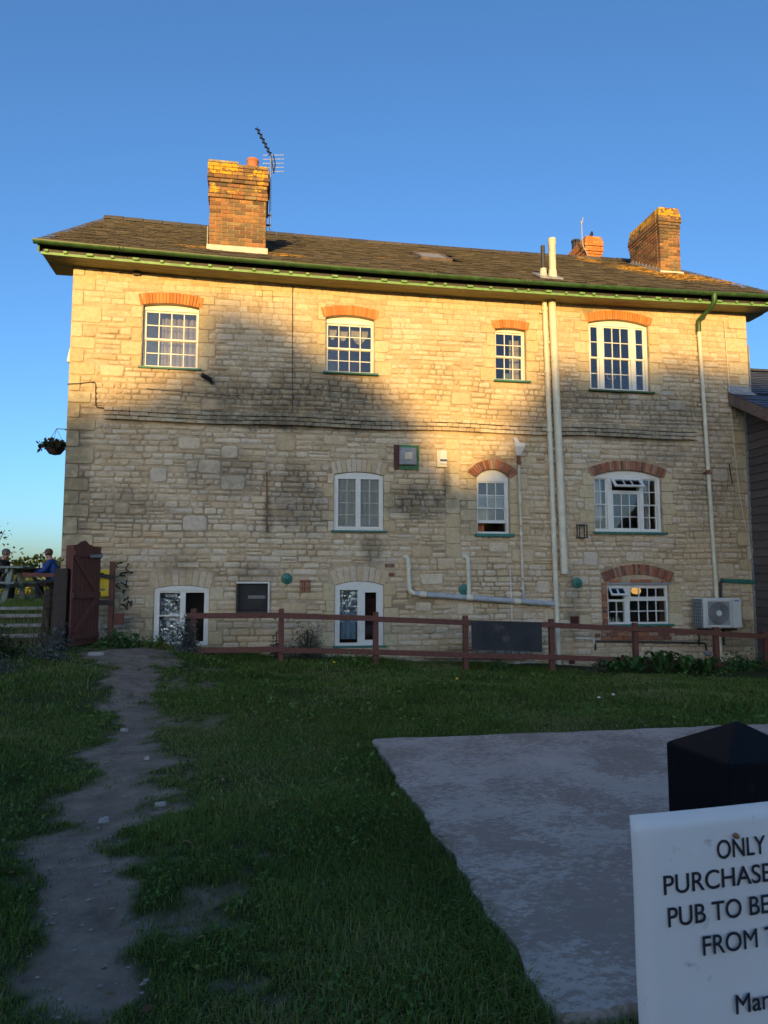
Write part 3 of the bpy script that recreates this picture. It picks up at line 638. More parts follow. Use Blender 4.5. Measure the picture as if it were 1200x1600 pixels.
for k in range(9):
    y=2.13+k*.152; e.box(12.588,12.598,y,y+.16,rz(y)-.05,rz(y)+.16)
e.build('flashing','lead',C3)
C2=chimney(12.12,12.60,5.0,6.3,10.1,11.06,[.0,.02,.04,.055,.03,.045,.02],'flr',('brick_s',0,'brick_s',0),label='orange brick chimney rising behind the ridge')
for ch in C2.children:
    if ch.name.startswith('brick'): ch.data=unit('arch')
e=MB(); e.lathe((12.25,5.9,11.06),[(.12,0),(.11,.22),(.13,.24),(.13,.3),(.09,.3)],16); e.build('chimney_pot','darkpipe',C2)
# ---- windows --------------------------------------------------
def bars(e,x0,x1,z0,z1,w,y0,y1,wb=None,wt=None):
    wb=wb or w; wt=wt or w
    e.box(x0,x0+w,y0,y1,z0,z1); e.box(x1-w,x1,y0,y1,z0,z1); e.box(x0+w,x1-w,y0+.001,y1-.001,z0,z0+wb); e.box(x0+w,x1-w,y0+.001,y1-.001,z1-wt,z1)
def lights(p,x0,x1,z0,z1,cols,rows,y,bar=.016,mat='white',skip=(),glass='glass'):
    """panes and glazing bars filling a rectangle"""
    cw,rh=(x1-x0)/cols,(z1-z0)/rows; e=MB()
    for c in range(1,cols): e.box(x0+c*cw-bar/2,x0+c*cw+bar/2,y-.012,y+.014,z0,z1)
    for r in range(1,rows):
        for c in range(cols): e.box(x0+c*cw+bar/2,x0+(c+1)*cw-bar/2,y-.010,y+.012,z0+r*rh-bar/2,z0+r*rh+bar/2)
    if e.v: e.build('glazing_bars',mat,p)
    for c in range(cols):
        for r in range(rows):
            if (c,r) in skip: continue
            b=bar/2-.002; tz=random.uniform(-.002,.002)
            MB().hexa([(x0+c*cw+b,y-tz,z0+r*rh+b),(x0+(c+1)*cw-b,y,z0+r*rh+b),(x0+(c+1)*cw-b,y+.004,z0+r*rh+b),(x0+c*cw+b,y+.004-tz,z0+r*rh+b)],[(x0+c*cw+b,y,z0+(r+1)*rh-b),(x0+(c+1)*cw-b,y+tz,z0+(r+1)*rh-b),(x0+(c+1)*cw-b,y+.004+tz,z0+(r+1)*rh-b),(x0+c*cw+b,y+.004,z0+(r+1)*rh-b)]).build('pane',glass,p)
def window(key,label,name='window'):
    o=OP[key]; p=empty(name,((o[0]+o[1])/2,.1,o[2]),parent=house); p['label']=label; return p,o
def sill(p,o,mat='teal',ov=.05,h=.035,dep=.07,dz=0.):
    MB().box(o[0]-ov,o[1]+ov*1.4,-dep,.10,o[2]-h+.012+dz,o[2]+.012+dz).build('sill',mat,p,bev=.005)
def head(p,o,zb,y0,y1,mat='white'):
    """frame head that follows the arch"""
    n=14; e=MB(); xs=[o[0]+.003+(o[1]-o[0]-.006)*k/n for k in range(n+1)]; poly=[(x,arcz(o,x)-.006) for x in xs]
    e.prism([(xs[0],zb)]+poly+[(xs[-1],zb)],y0,y1); e.build('frame_head',mat,p)
def curtain(p,x0,x1,z0,z1,y,mat='curtain',folds=7,amp=.03,name='curtain',sag_=0.):
    n=folds*6; m=10; vs=[]
    for j in range(m+1):
        for k in range(n+1):
            t=k/n; s=j/m; vs.append((x0+(x1-x0)*t,y+amp*math.sin(t*folds*2*math.pi+.8*math.sin(s*3))*(.5+.5*s)+.01*math.sin(t*37),z1-(z1-z0)*s-sag_*math.sin(t*math.pi*3)**2*s))
    e=MB(); e.add(vs,[(j*(n+1)+k,j*(n+1)+k+1,(j+1)*(n+1)+k+1,(j+1)*(n+1)+k) for j in range(m) for k in range(n)],.5); return e.build(name,mat,p,smooth=True)
def sash_window(key,label,cols,rows,fy=.085,st=.028,mid=True,split=.5,hz=.06):
    p,o=window(key,label); x0,x1,z0,zt,r=o; zs=arcz(o,x0)-.0; ztop=zs-hz
    e=MB(); e.box(x0+.002,x0+.022,fy,fy+.09,z0+.012,zs); e.box(x1-.022,x1-.002,fy,fy+.09,z0+.012,zs); e.box(x0+.022,x1-.022,fy,fy+.09,z0+.012,z0+.03); e.build('frame','white',p)
    head(p,o,ztop,fy-.004,fy+.09); a,b=x0+.022,x1-.022; c=z0+.03; zm=c+(ztop-c)*split
    for (s0,s1,y,nm) in ((zm-.012,ztop,fy+.022,'upper_sash'),(c,zm+.012,fy+.05,'lower_sash')):
        e=MB(); bars(e,a,b,s0,s1,st,y,y+.026,wb=.032 if nm=='upper_sash' else .05,wt=.032); e.build(nm,'white',p)
    return p,o,(a+st,b-st,c+.05,zm-.02,zm+.02,ztop-.032,fy)
p,o,q=sash_window('W1','sash window of sixteen panes with pale curtains and a pink card',4,4)
lights(p,q[0],q[1],q[4],q[5],4,2,q[6]+.035); lights(p,q[0],q[1],q[2],q[3],4,2,q[6]+.063); sill(p,o,dep=.06)
curtain(p,q[0]+.23,q[1]+.05,o[2]+.05,o[3]-.16,.33,folds=6,amp=.035); MB().box(2.0,2.10,.20,.21,5.27,5.325).build('pink_card','pink',p)
p,o,q=sash_window('W2','sash window of sixteen panes with swagged cream blind',4,4,hz=.08)
lights(p,q[0],q[1],q[4],q[5],4,2,q[6]+.035); lights(p,q[0],q[1],q[2],q[3],4,2,q[6]+.063); sill(p,o,dep=.075)
for (a,b,za,zb) in ((4.53,4.69,6.02,6.24),(4.72,4.90,6.0,6.20),(4.95,5.29,5.96,6.24)):
    n=12;vs=[];m_=7
    for j in range(m_+1):
        for k in range(n+1):
            t=k/n;s=j/m_; vs.append((a+(b-a)*t,.27+.02*math.sin(s*19)+.02*math.cos((t-.5)*3),zb-(zb-za)*s*(.35+.65*math.sin(t*math.pi))-.0))
    e=MB(); e.add(vs,[(j*(n+1)+k,j*(n+1)+k+1,(j+1)*(n+1)+k+1,(j+1)*(n+1)+k) for j in range(m_) for k in range(n)],.5); e.build('swag','creamcloth',p,smooth=True)
p,o,q=sash_window('W3','narrow sash window of twelve panes beside the tall pipes',3,4,hz=.04)
lights(p,q[0],q[1],q[4],q[5],3,2,q[6]+.035); lights(p,q[0],q[1],q[2],q[3],3,2,q[6]+.063); sill(p,o,dep=.075)
curtain(p,q[1]-.17,q[1]+.03,o[2]+.05,o[3]-.12,.34,'creamcloth',2,.02); curtain(p,q[0]-.03,q[0]+.06,o[2]+.35,o[3]-.1,.33,'creamcloth',1,.02)
MB().box(q[0]+.17,q[0]+.37,.22,.23,o[2]+.03,o[2]+.22).build('picture_card','greywood',p)
# wide three-part window, upper right
p,o=window('W4','wide white three-part window of twenty panes with hanging ornament'); x0,x1,z0,zt,r=o; zs=arcz(o,x0)
head(p,o,zs-.03,.06,.15); e=MB(); zt2=zs-.03
for (a,b) in ((x0+.002,x0+.045),(x1-.055,x1-.002),(x0+.245,x0+.33),(x1-.36,x1-.265)): e.box(a,b,.06,.15,z0+.012,zt2)
e.box(x0+.045,x1-.055,.065,.145,z0+.012,z0+.05); e.build('frame','white',p)
for (a,b,c) in ((x0+.045,x0+.245,1),(x0+.33,x1-.36,3),(x1-.265,x1-.055,1)):
    zm=(z0+zt2)/2+.02; e=MB(); bars(e,a,b,z0+.05,zm+.012,.03,.10,.125); bars(e,a,b,zm-.012,zt2,.03,.078,.0995); e.build('sash','white',p)
    lights(p,a+.03,b-.03,zm+.018,zt2-.03,c,2,.09); lights(p,a+.03,b-.03,z0+.08,zm-.018,c,2,.112)
sill(p,o,'green',dep=.075)
e=MB(); cxo,czo=10.24,5.56; e.tube([(cxo+.09*math.cos(t),.22,czo+.055*math.sin(t)) for t in np.linspace(0,2*math.pi,24)],.012,6); e.tube([(cxo,.22,czo+.35),(cxo,.22,czo-.22)],.004,5)
for k in range(4): e.lathe((cxo+(-.02 if k%2 else .02),.22,czo-.09-k*.035),[(.004,-.012),(.016,0),(.004,.012)],8)
e.build('hanging_ornament','creamcloth',p)
curtain(p,q[0]*0+9.72,9.79,5.25,5.5,.25,'creamcloth',1,.02)
# pair of casements, first floor centre
p,o=window('F1','white two-leaf casement with leaded panes and grey net curtain'); x0,x1,z0,zt,r=o; head(p,o,zt-.085,.03,.10); zt2=zt-.085
e=MB(); e.box(x0+.003,x0+.035,.03,.10,z0+.012,zt2); e.box(x1-.035,x1-.003,.03,.10,z0+.012,zt2); e.box(x0+.035,x1-.035,.032,.098,z0+.012,z0+.035); e.build('frame','white',p); xm=(x0+x1)/2-.01
for (a,b) in ((x0+.037,xm),(xm+.004,x1-.037)):
    e=MB(); bars(e,a,b,z0+.037,zt2-.002,.042,.022,.07); e.build('casement','white',p); lights(p,a+.042,b-.042,z0+.08,zt2-.045,2,4,.045,.012,'cementwhite')
curtain(p,x0+.04,x1-.04,z0+.03,zt-.09,.085,'net',10,.003,'net_curtain'); sill(p,o,dep=.06)
# round-headed small sash, lower sash pushed up
p,o=window('F2','small round-headed sash window pushed open at the bottom'); x0,x1,z0,zt,r=o; zs=arcz(o,x0); head(p,o,zs-.08,.06,.14)
e=MB(); e.box(x0+.002,x0+.032,.06,.15,z0+.012,zs-.08); e.box(x1-.05,x1-.002,.06,.15,z0+.012,zs-.08); e.box(x0+.032,x1-.05,.062,.148,z0+.012,z0+.055); e.build('frame','white',p)
a,b=x0+.032,x1-.05; e=MB(); bars(e,a,b,zs-.60,zs-.082,.024,.075,.098); e.build('upper_sash','white',p); lights(p,a+.024,b-.024,zs-.575,zs-.106,3,2,.088,.016)
e=MB(); bars(e,a,b,zs-.87,zs-.36,.024,.104,.13,wb=.06); e.build('lower_sash','white',p); lights(p,a+.024,b-.024,zs-.81,zs-.385,3,2,.118,.016)
sill(p,o,dep=.08,h=.06)
MB().box(x0+.03,x0+.34,.30,.31,z0+.28,z0+.58).build('blind','creamcloth',p)
e=MB()
for k in range(9): e.box(x0+.05,x0+.22,.26,.275,z0+.06+k*.028,z0+.083+k*.028)
e.build('slatted_box','terracotta',p)
# three-part window with tilted top light, first floor right
p,o=window('F3','wide white window under red brick arch with top light tilted open'); x0,x1,z0,zt,r=o; zs=arcz(o,x0); head(p,o,zs-.03,.05,.13); zt2=zs-.03
e=MB()
for (a,b) in ((x0+.002,x0+.03),(x1-.06,x1-.002),(x0+.30,x0+.40),(x1-.44,x1-.36)): e.box(a,b,.05,.15,z0+.012,zt2)
e.box(x0+.03,x1-.06,.054,.146,z0+.012,z0+.06); e.box(x0+.40,x1-.44,.056,.144,zt2-.27,zt2-.24); e.build('frame','white',p)
for (a,b) in ((x0+.03,x0+.30),(x1-.36,x1-.06)):
    zm=(z0+zt2)/2+.02; e=MB(); bars(e,a,b,z0+.06,zm+.012,.022,.10,.125); bars(e,a,b,zm-.012,zt2,.022,.078,.0995); e.build('sash','white',p)
    lights(p,a+.022,b-.022,zm+.018,zt2-.022,2,2,.09,.014); lights(p,a+.022,b-.022,z0+.082,zm-.018,2,2,.112,.014)
a,b=x0+.40,x1-.44; e=MB(); bars(e,a,b,z0+.06,zt2-.272,.032,.07,.10); e.build('casement','white',p); lights(p,a+.032,b-.032,z0+.092,zt2-.305,3,3,.085,.014)
hop=MB(); h0=zt2-.02; dz,dy=.17,.17     # top light hinged at its head, swung out
def tl(u0,u1,s0,s1,t0,t1,e): 
    P=lambda u,s,t:(u,.055-s*dy-t*.7,h0-s*dz+t*.7)
    e.hexa([P(u0,s0,t0),P(u1,s0,t0),P(u1,s1,t0),P(u0,s1,t0)],[P(u0,s0,t1),P(u1,s0,t1),P(u1,s1,t1),P(u0,s1,t1)])
W_=b-a
for (u0,u1,s0,s1) in ((a-.02,a+.03,0,1),(b-.03,b+.02,0,1),(a+.03,b-.03,0,.14),(a+.03,b-.03,.84,1),(a+W_*.355,a+W_*.375,.14,.84),(a+W_*.635,a+W_*.655,.14,.84)): tl(u0,u1,s0,s1,0,.03,hop)
hop.build('top_light','white',p); e=MB(); tl(a+.03,b-.03,.14,.84,.010,.016,e); e.build('top_light_pane','glass',p)
sill(p,o,dep=.08,h=.045); curtain(p,x0+.12,x0+.30,z0+.25,zt2-.02,.28,'net',3,.015); curtain(p,x1-.20,x1-.08,z0+.1,zt2-.1,.3,'net',2,.015)
# two low doors / windows with foil
def crumple(p,x0,x1,z0,z1,y,mat,amp=.03,n=22,m=34,seed=3,name='foil_sheet'):
    r=np.random.default_rng(seed); rid=lambda a,b,s,q:1-abs(2*float(vn(a,b,s,q))-1)
    vs=[(x0+(x1-x0)*k/n,y+amp*(rid(x0+(x1-x0)*k/n+.3*float(vn(k*.1,j*.1,1.,4)),(z0+(z1-z0)*j/m)*1.9,5.5,seed)-.5)*(1.6)+amp*.35*(r.random()-.5),z0+(z1-z0)*j/m) for j in range(m+1) for k in range(n+1)]
    fs=[]
    for j in range(m):
        for k in range(n): q=j*(n+1)+k; fs+=[(q,q+1,q+n+2),(q,q+n+2,q+n+1)] if r.random()<.5 else [(q,q+1,q+n+1),(q+1,q+n+2,q+n+1)]
    e=MB(); e.add(vs,fs,.5); return e.build(name,mat,p)
for key,lab,foil2 in (('G1','low white window by the path, crumpled foil behind its left pane',False),('G2','low white window behind the fence with foil and pale blue cloth',True)):
    p,o=window(key,lab); x0,x1,z0,zt,r=o; zs=arcz(o,x0); head(p,o,zs-.035 if not foil2 else zs-.05,-.004 if not foil2 else .02,.10); zt2=zs-.035 if not foil2 else zs-.05
    e=MB(); e.box(x0+.003,x0+.09,.02,.10,z0,zt2); e.box(x1-.08,x1-.003,.02,.10,z0,zt2); xm=x0+(x1-x0)*.52; e.box(xm-.045,xm+.045,.022,.098,z0,zt2); e.box(x0+.09,xm-.045,.022,.098,z0,z0+.06); e.box(xm+.045,x1-.08,.022,.098,z0,z0+.06); e.box(x0+.09,xm-.045,.024,.096,zt2-.035,zt2); e.box(xm+.045,x1-.08,.024,.096,zt2-.035,zt2)
    if not foil2: e.box(x0+.09,xm-.045,.026,.094,z0+.50,z0+.525); e.box(xm+.045,x1-.08,.026,.094,z0+.50,z0+.525)
    e.build('frame','white',p)
    if foil2:
        e=MB(); bars(e,xm+.045,x1-.08,z0+.06,zt2-.035,.045,.03,.08); e.build('casement','white',p)
    for (a,b) in ((x0+.09,xm-.045),(xm+.045,x1-.08)):
        if foil2: lights(p,a,b,z0+.06,zt2-.035,1,1,.06)
        else: lights(p,a,b,z0+.06,z0+.50,1,1,.06); lights(p,a,b,z0+.525,zt2-.035,1,1,.06)
    MB().box(x0+.05,x1-.05,.30,.31,z0+.02,zt-.02).build('dark_room_sheet','browncase' if foil2 else 'oldwood',p)  # dark sheet stands in for the unlit room behind the panes
    crumple(p,x0+.085,xm-.03,z0+(.03 if not foil2 else .42),zt2-(.03 if not foil2 else .02),.125,'foil',.06 if not foil2 else .03,14 if not foil2 else 18,34 if not foil2 else 22,5 if foil2 else 3)
    if foil2: curtain(p,x0+.12,xm-.06,z0+.12,z0+.60,.13,'bluecloth',3,.02,'cloth'); sill(p,o,dep=.05,ov=.04)
# kitchen window
p,o=window('G3','low white kitchen window with red brick surround and a lamp lit inside'); x0,x1,z0,zt,r=o; e=MB()
MB().box(x0-.04,x1+.05,-.02,.06,zt+.002,zt+.045).build('lintel','lead',p)
bars(e,x0+.003,x1-.003,z0+.012,zt-.004,.035,.03,.10); xm=x0+.43; e.box(xm-.065,xm+.045,.028,.102,z0+.047,zt-.039); e.box(x0+.038,xm-.065,.032,.098,z0+.44,z0+.485); e.box(xm+.045,x1-.038,.032,.098,z0+.455,z0+.51); e.build('frame','white',p)
lights(p,x0+.07,xm-.08,z0+.06,z0+.44,2,2,.06,.018); lights(p,xm+.06,x1-.055,z0+.06,z0+.455,4,2,.06,.018)
e=MB(); bars(e,xm+.047,x1-.04,z0+.512,zt-.041,.022,.022,.07); e.build('top_light','white',p); lights(p,xm+.069,x1-.062,z0+.534,zt-.063,4,1,.045,.018)
e=MB(); h0=zt-.045; dz,dy=.16,.13     # small top light swung out
def tl2(u0,u1,s0,s1,t0,t1,e):
    P=lambda u,s,t:(u,.03-s*dy-t*.7,h0-s*dz+t*.6); e.hexa([P(u0,s0,t0),P(u1,s0,t0),P(u1,s1,t0),P(u0,s1,t0)],[P(u0,s0,t1),P(u1,s0,t1),P(u1,s1,t1),P(u0,s1,t1)])
a,b=x0+.035,xm-.062
for (u0,u1,s0,s1) in ((a,a+.035,0,1),(b-.035,b,0,1),(a+.035,b-.035,0,.15),(a+.035,b-.035,.82,1),((a+b)/2-.01,(a+b)/2+.01,.15,.82)): tl2(u0,u1,s0,s1,0,.025,e)
e.build('top_light','white',p); e=MB(); tl2(a+.035,b-.035,.15,.82,.008,.014,e); e.build('top_light_pane','glass',p); sill(p,o,dep=.07,h=.04)
e=MB(); e.lathe((10.92,.75,1.262),[(.02,-.07),(.08,-.05),(.10,0),(.08,.05),(.02,.07)],16); e.build('ceiling_lamp','lamp',p,smooth=True)
e=MB()
for k in range(5): e.lathe((9.98+k*.06,.18,z0+.03),[(.02,0),(.022,.05),(.012,.08),(.012,.10)],8)
e.build('sill_bottles','net',p)
# dark air vents of the wall
for key in ('D1','D2'):
    o=OP[key]; p=empty('air_vent',((o[0]+o[1])/2,.03,o[2]),parent=house); e=MB(); bars(e,o[0]+.002,o[1]-.002,o[2]+.002,o[3]-.002,.012,.02,.05); e.build('frame','browncase',p)
    e=MB()
    for k in range(4): z=o[2]+.02+k*(o[3]-o[2]-.03)/4; e.hexa([(o[0]+.014,.02,z),(o[1]-.014,.02,z),(o[1]-.014,.05,z+.02),(o[0]+.014,.05,z+.02)],[(o[0]+.014,.02,z+.006),(o[1]-.014,.02,z+.006),(o[1]-.014,.05,z+.026),(o[0]+.014,.05,z+.026)])
    e.build('louvre','browncase',p)
# ---------------------------------------------------------------- things on the wall
def ring_clip(e,c,r,w=.05): e.lathe((c[0],c[1],c[2]-w/2),[(r,0),(r,w)],14)
o=OP['V1']; t=empty('extractor_fan',((o[0]+o[1])/2,.05,o[2]),'black square extractor fan behind wire mesh in the lower wall','extractor fan')
e=MB(); e.box(o[0]+.002,o[1]-.002,-.05,.02,o[3]-.028,o[3]-.002); e.box(o[1]-.03,o[1]-.002,-.05,.02,o[2],o[3]-.03); e.build('trim','white',t)
e=MB(); e.box(o[0]+.004,o[0]+.03,-.05,.2,o[2],o[3]-.03); e.box(o[0]+.03,o[1]-.032,-.05,.2,o[2],o[2]+.03); e.box(o[0]+.03,o[1]-.032,.2,.22,o[2]+.03,o[3]-.03); e.build('casing','black',t)
e=MB(); e.lathe(((o[0]+o[1])/2,.12,(o[2]+o[3])/2),[(.20,0),(.22,.0),(.22,.07),(.20,.07)],28,'y'); 
for k in range(5):
    a=k*2*math.pi/5; c=((o[0]+o[1])/2,(o[2]+o[3])/2); e.hexa([(c[0]+.04*math.cos(a),.15,c[1]+.04*math.sin(a)),(c[0]+.18*math.cos(a-.3),.13,c[1]+.18*math.sin(a-.3)),(c[0]+.18*math.cos(a+.4),.17,c[1]+.18*math.sin(a+.4)),(c[0]+.04*math.cos(a+.6),.17,c[1]+.04*math.sin(a+.6))],[(c[0]+.04*math.cos(a),.155,c[1]+.04*math.sin(a)),(c[0]+.18*math.cos(a-.3),.135,c[1]+.18*math.sin(a-.3)),(c[0]+.18*math.cos(a+.4),.175,c[1]+.18*math.sin(a+.4)),(c[0]+.04*math.cos(a+.6),.175,c[1]+.04*math.sin(a+.6))])
e.build('fan','black',t); MB().box(o[0]+.2,o[1]-.07,.10,.115,o[2]+.24,o[2]+.30).build('motor_plate','greypvc',t)
e=MB()
for k in range(1,18): x=o[0]+.03+k*(o[1]-o[0]-.06)/18; e.box(x-.0025,x+.0025,-.03,-.026,o[2]+.03,o[3]-.03)
for k in range(1,16): z=o[2]+.03+k*(o[3]-o[2]-.06)/16; e.box(o[0]+.03,o[1]-.032,-.036,-.031,z-.0025,z+.0025)
e.build('wire_mesh','darkpipe',t)
# square vent on a green and brown board
t=empty('wall_vent',(5.97,0,3.52),'grey square vent with white grille on a flaking green board','vent')
MB().box(5.735,5.83,-.045,-.0,3.52,3.98).build('backing_board','browncase',t); MB().box(5.832,6.205,-.05,.0,3.52,3.98).build('backing_board',simple('flaking_green_board',(.06,.17,.07),.7,.4,9,.3,wear=(7,.60),wearc=(.02,.02,.025)),t)
MB().box(5.825,6.145,-.12,-.052,3.60,3.92).build('housing','lead',t,bev=.015)
g_=empty('grille',(5.99,-.12,3.70),parent=t); MB().box(5.92,6.06,-.136,-.122,3.695,3.83).build('plate','cream',g_)
e=MB()
for k in range(5): e.box(5.925,6.055,-.148,-.137,3.70+k*.026,3.715+k*.026)
e.build('slat','cream',g_)
t=empty('alarm_box',(6.64,0,3.58),'white alarm box with dark blue stripe on the wall','alarm box')
MB().hexa([(6.545,-.0,3.585),(6.735,-.0,3.585),(6.735,-.06,3.585),(6.545,-.06,3.585)],[(6.545,0,3.90),(6.735,0,3.90),(6.735,-.06,3.90),(6.545,-.06,3.90)]).build('back','cream',t)
MB().box(6.595,6.733,-.09,-.061,3.635,3.895).build('cover','white',t,bev=.008); MB().box(6.60,6.728,-.093,-.0905,3.685,3.725).build('stripe','navy',t)
# old lantern bracket
t=empty('wall_lantern',(9.39,0,2.28),'rusty open box lantern on the wall beside thick pipe','lantern'); e=MB()
for x in (9.31,9.46):
    for y in (-.13,-.02): e.box(x-.009,x+.009,y-.009,y+.009,2.30,2.535)
e.build('frame','darkpipe',t); MB().box(9.298,9.472,-.142,0,2.536,2.552).build('top','lead',t); MB().box(9.298,9.472,-.142,0,2.283,2.299).build('bottom','darkpipe',t); MB().box(9.32,9.335,-.1,-.07,2.30,2.535).build('glass_strip','cream',t)
for k,(x,z,lab) in enumerate(((3.797,1.509,'round green tie plate beside the red air brick'),(7.046,1.309,'round green tie plate half behind a short pipe'),(9.283,1.425,'round green tie plate right of the thick pipe'))):
    e=MB(); e.lathe((x,0,z),[(.075,-.005),(.10,-.03),(.095,-.045),(.05,-.055),(.045,-.075),(.02,-.085),(.018,-.10)],20,'y'); smoothed(tag(e.build('tie_plate','teal'),lab,'tie plate','green tie plates on the wall'))
t=empty('air_brick',(4.12,0,1.26),'red terracotta air brick set in the lower wall','air brick'); e=MB(); bars(e,4.025,4.218,1.262,1.485,.02,-.035,.01)
for k in range(5): x=4.045+(k+1)*.155/6; e.box(x-.008,x+.008,-.03,.005,1.282,1.465)
e.build('grid','redbrick',t); e=MB()
for k in range(6): z=1.282+(k+1)*.183/7; e.box(4.045,4.198,-.026,.004,z-.007,z+.007)
e.build('bars','redbrick',t); MB().box(4.03,4.21,-.006,.0,1.27,1.48).build('dark_back','oldwood',t)
# cctv camera under window
t=empty('security_camera',(2.33,0,5.02),'small black security camera below the upper left window','camera'); e=MB(); e.tube([(2.43,0,5.0),(2.40,-.07,5.02),(2.37,-.10,5.03)],.018,8); e.lathe((2.43,0,5.0),[(.04,-.02),(.04,0)],12,'y'); e.build('bracket','black',t)
e=MB(); e.tube([(2.40,-.08,5.04),(2.27,-.20,5.08)],.045,12); e.build('body','black',t); e=MB(); e.tube([(2.27,-.20,5.08),(2.255,-.215,5.085)],[.035,.03],12); e.build('lens','darkpipe',t)
# pipes -------------------------------------------------------
t=empty('soil_pipe',(8.80,-.08,-.05),'slim cream soil pipe with socket joints running from ground through the eaves','pipe')
P=lambda z: 8.718+(6.99-z)*.0187
e=MB(); e.tube([(P(-.2),-.09,-.2),(P(6.98),-.09,6.98)],.048,14); smoothed(e.build('pipe','cream',t))
for z in (6.75,5.5,4.35,3.75,2.62,1.02):
    e=MB(); ring_clip(e,(P(z),-.09,z),.060,.07); smoothed(e.build('socket','cream',t)); MB().box(P(z)-.09,P(z)+.03,-.06,0,z-.06,z-.03).build('clip','cream',t)
e=MB(); e.tube([(8.705,-.10,7.25),(8.705,-.10,8.03)],.042,14); smoothed(e.build('vent_stack','darkpipe',t)); e=MB(); e.lathe((8.705,-.10,7.28),[(.09,0),(.075,.08),(.062,.28)],14); smoothed(e.build('vent_collar','cementwhite',t))
t=empty('vent_pipe',(8.95,-.1,1.58),'thick cream vent pipe ending above the kitchen window level and topping the roof','pipe'); Q=lambda z: 8.868+(6.99-z)*.0245
e=MB(); e.tube([(Q(1.60),-.10,1.60),(Q(6.98),-.10,6.98)],.073,16); smoothed(e.build('pipe','cream',t))
for z in (5.72,3.85,1.86): e=MB(); ring_clip(e,(Q(z),-.10,z),.079,.03); smoothed(e.build('joint','cream',t))
for z in (6.1,4.0,3.15,2.1): MB().box(Q(z)-.11,Q(z)-.02,-.06,0,z-.02,z+.02).build('bracket','cream',t)
e=MB(); e.tube([(8.90,-.10,7.25),(8.90,-.10,8.05),(8.90,-.10,8.06),(8.90,-.10,8.19)],[.070,.070,.078,.078],16); smoothed(e.build('roof_stack','cream',t)); e=MB(); e.lathe((8.90,-.10,7.28),[(.105,0),(.088,.12),(.078,.26)],16); smoothed(e.build('roof_collar','cream',t))
MB().hexa([(8.58,-.26,7.30),(9.05,-.26,7.30),(9.05,.16,7.56),(8.58,.16,7.56)],[(8.58,-.26,7.335),(9.05,-.26,7.335),(9.05,.16,7.60),(8.58,.16,7.60)]).build('roof_flashing','lead',t)
t=empty('downpipe',(12.17,-.06,-.05),'cream downpipe with green swan-neck from the right end of the gutter','pipe'); rp=lambda z:12.03+(6.6-z)*.026
e=MB(); e.tube([(rp(-.3),-.065,-.3),(rp(2.5),-.065,2.5),(rp(6.55),-.065,6.55)],.038,12); smoothed(e.build('pipe','cream',t))
e=MB(); e.tube([(12.10,-.505,7.13),(12.10,-.505,7.02),(12.10,-.49,6.95),(12.08,-.42,6.87),(12.04,-.22,6.79),(12.03,-.11,6.75),(12.03,-.07,6.68),(12.03,-.065,6.5)],[.055,.05,.045,.042,.042,.045,.048,.048],12); smoothed(e.build('swan_neck','green',t))
for z in (6.42,5.0,1.75): e=MB(); ring_clip(e,(rp(z),-.065,z),.047,.035); e.box(rp(z)-.085,rp(z)+.02,-.03,0,z-.012,z+.012); e.build('clip','cream',t)
e=MB(); ring_clip(e,(rp(3.62),-.065,3.62),.048,.09); e.box(rp(3.62)-.08,rp(3.62)+.08,-.05,0,3.60,3.63); e.build('rusty_socket','rust',t)
t=empty('hopper_pipe',(8.17,-.06,1.2),'rust-streaked cream waste pipe with hopper head beside the round-headed window','pipe')
e=MB(); e.hexa([(8.10,-.10,3.84),(8.18,-.10,3.84),(8.18,-.03,3.84),(8.10,-.03,3.84)],[(8.045,-.17,4.0),(8.235,-.17,4.0),(8.235,0,4.0),(8.045,0,4.0)]); e.box(8.045,8.235,-.17,0,4.001,4.07); e.hexa([(8.08,-.10,4.071),(8.17,-.10,4.071),(8.17,-.02,4.071),(8.08,-.02,4.071)],[(8.06,-.02,4.2),(8.13,-.02,4.2),(8.13,0,4.2),(8.06,0,4.2)]); e.build('hopper','white',t)
e=MB(); e.tube([(8.142,-.065,3.86),(8.145,-.065,3.66)],.036,12); e.build('neck','rust',t); e=MB(); e.tube([(8.145,-.065,3.66),(8.18,-.065,1.35),(8.185,-.075,1.28)],.029,12); smoothed(e.build('pipe',simple('rust_streaked_cream',(.62,.53,.40),.6,.2,5,.3,wear=(9,.58),wearc=(.42,.21,.09)),t))
for z in (2.36,1.33): e=MB(); ring_clip(e,(8.165,-.065,z),.04,.05); e.build('clip','cream',t)
e=MB(); e.tube([(8.185,-.075,1.30),(8.19,-.075,1.07)],.026,10); e.build('outlet','greypvc',t)
t=empty('waste_pipe',(7.4,-.09,1.0),'grey waste pipe falling gently along the lower wall into the soil pipe','pipe')
e=MB(); e.tube([(6.10,-.09,1.235),(8.82,-.09,1.03)],.05,14); smoothed(e.build('main_run','greypvc',t))
e=MB(); e.tube([(5.93,0,1.895),(5.955,-.07,1.895),(5.97,-.09,1.87),(5.985,-.09,1.80),(6.0,-.09,1.34),(6.02,-.09,1.28),(6.10,-.09,1.235)],.043,12); smoothed(e.build('bend','cream',t))
e=MB(); e.tube([(7.06,0,1.90),(7.09,-.08,1.90),(7.11,-.09,1.87),(7.115,-.09,1.80),(7.13,-.09,1.17)],.04,12); smoothed(e.build('branch','cream',t))
for (x,z,r_) in ((6.0,1.72,.048),(6.01,1.38,.048),(7.115,1.70,.046),(7.125,1.27,.046)): e=MB(); ring_clip(e,(x,-.09,z),r_,.05); e.build('socket','cream',t)
for x in (6.25,7.13,8.05): e=MB(); z=1.235-(x-6.1)*.0754; e.tube([(x-.06,-.09,z+.0045),(x+.06,-.09,z-.0045)],.058,12); e.build('coupling','cream',t)
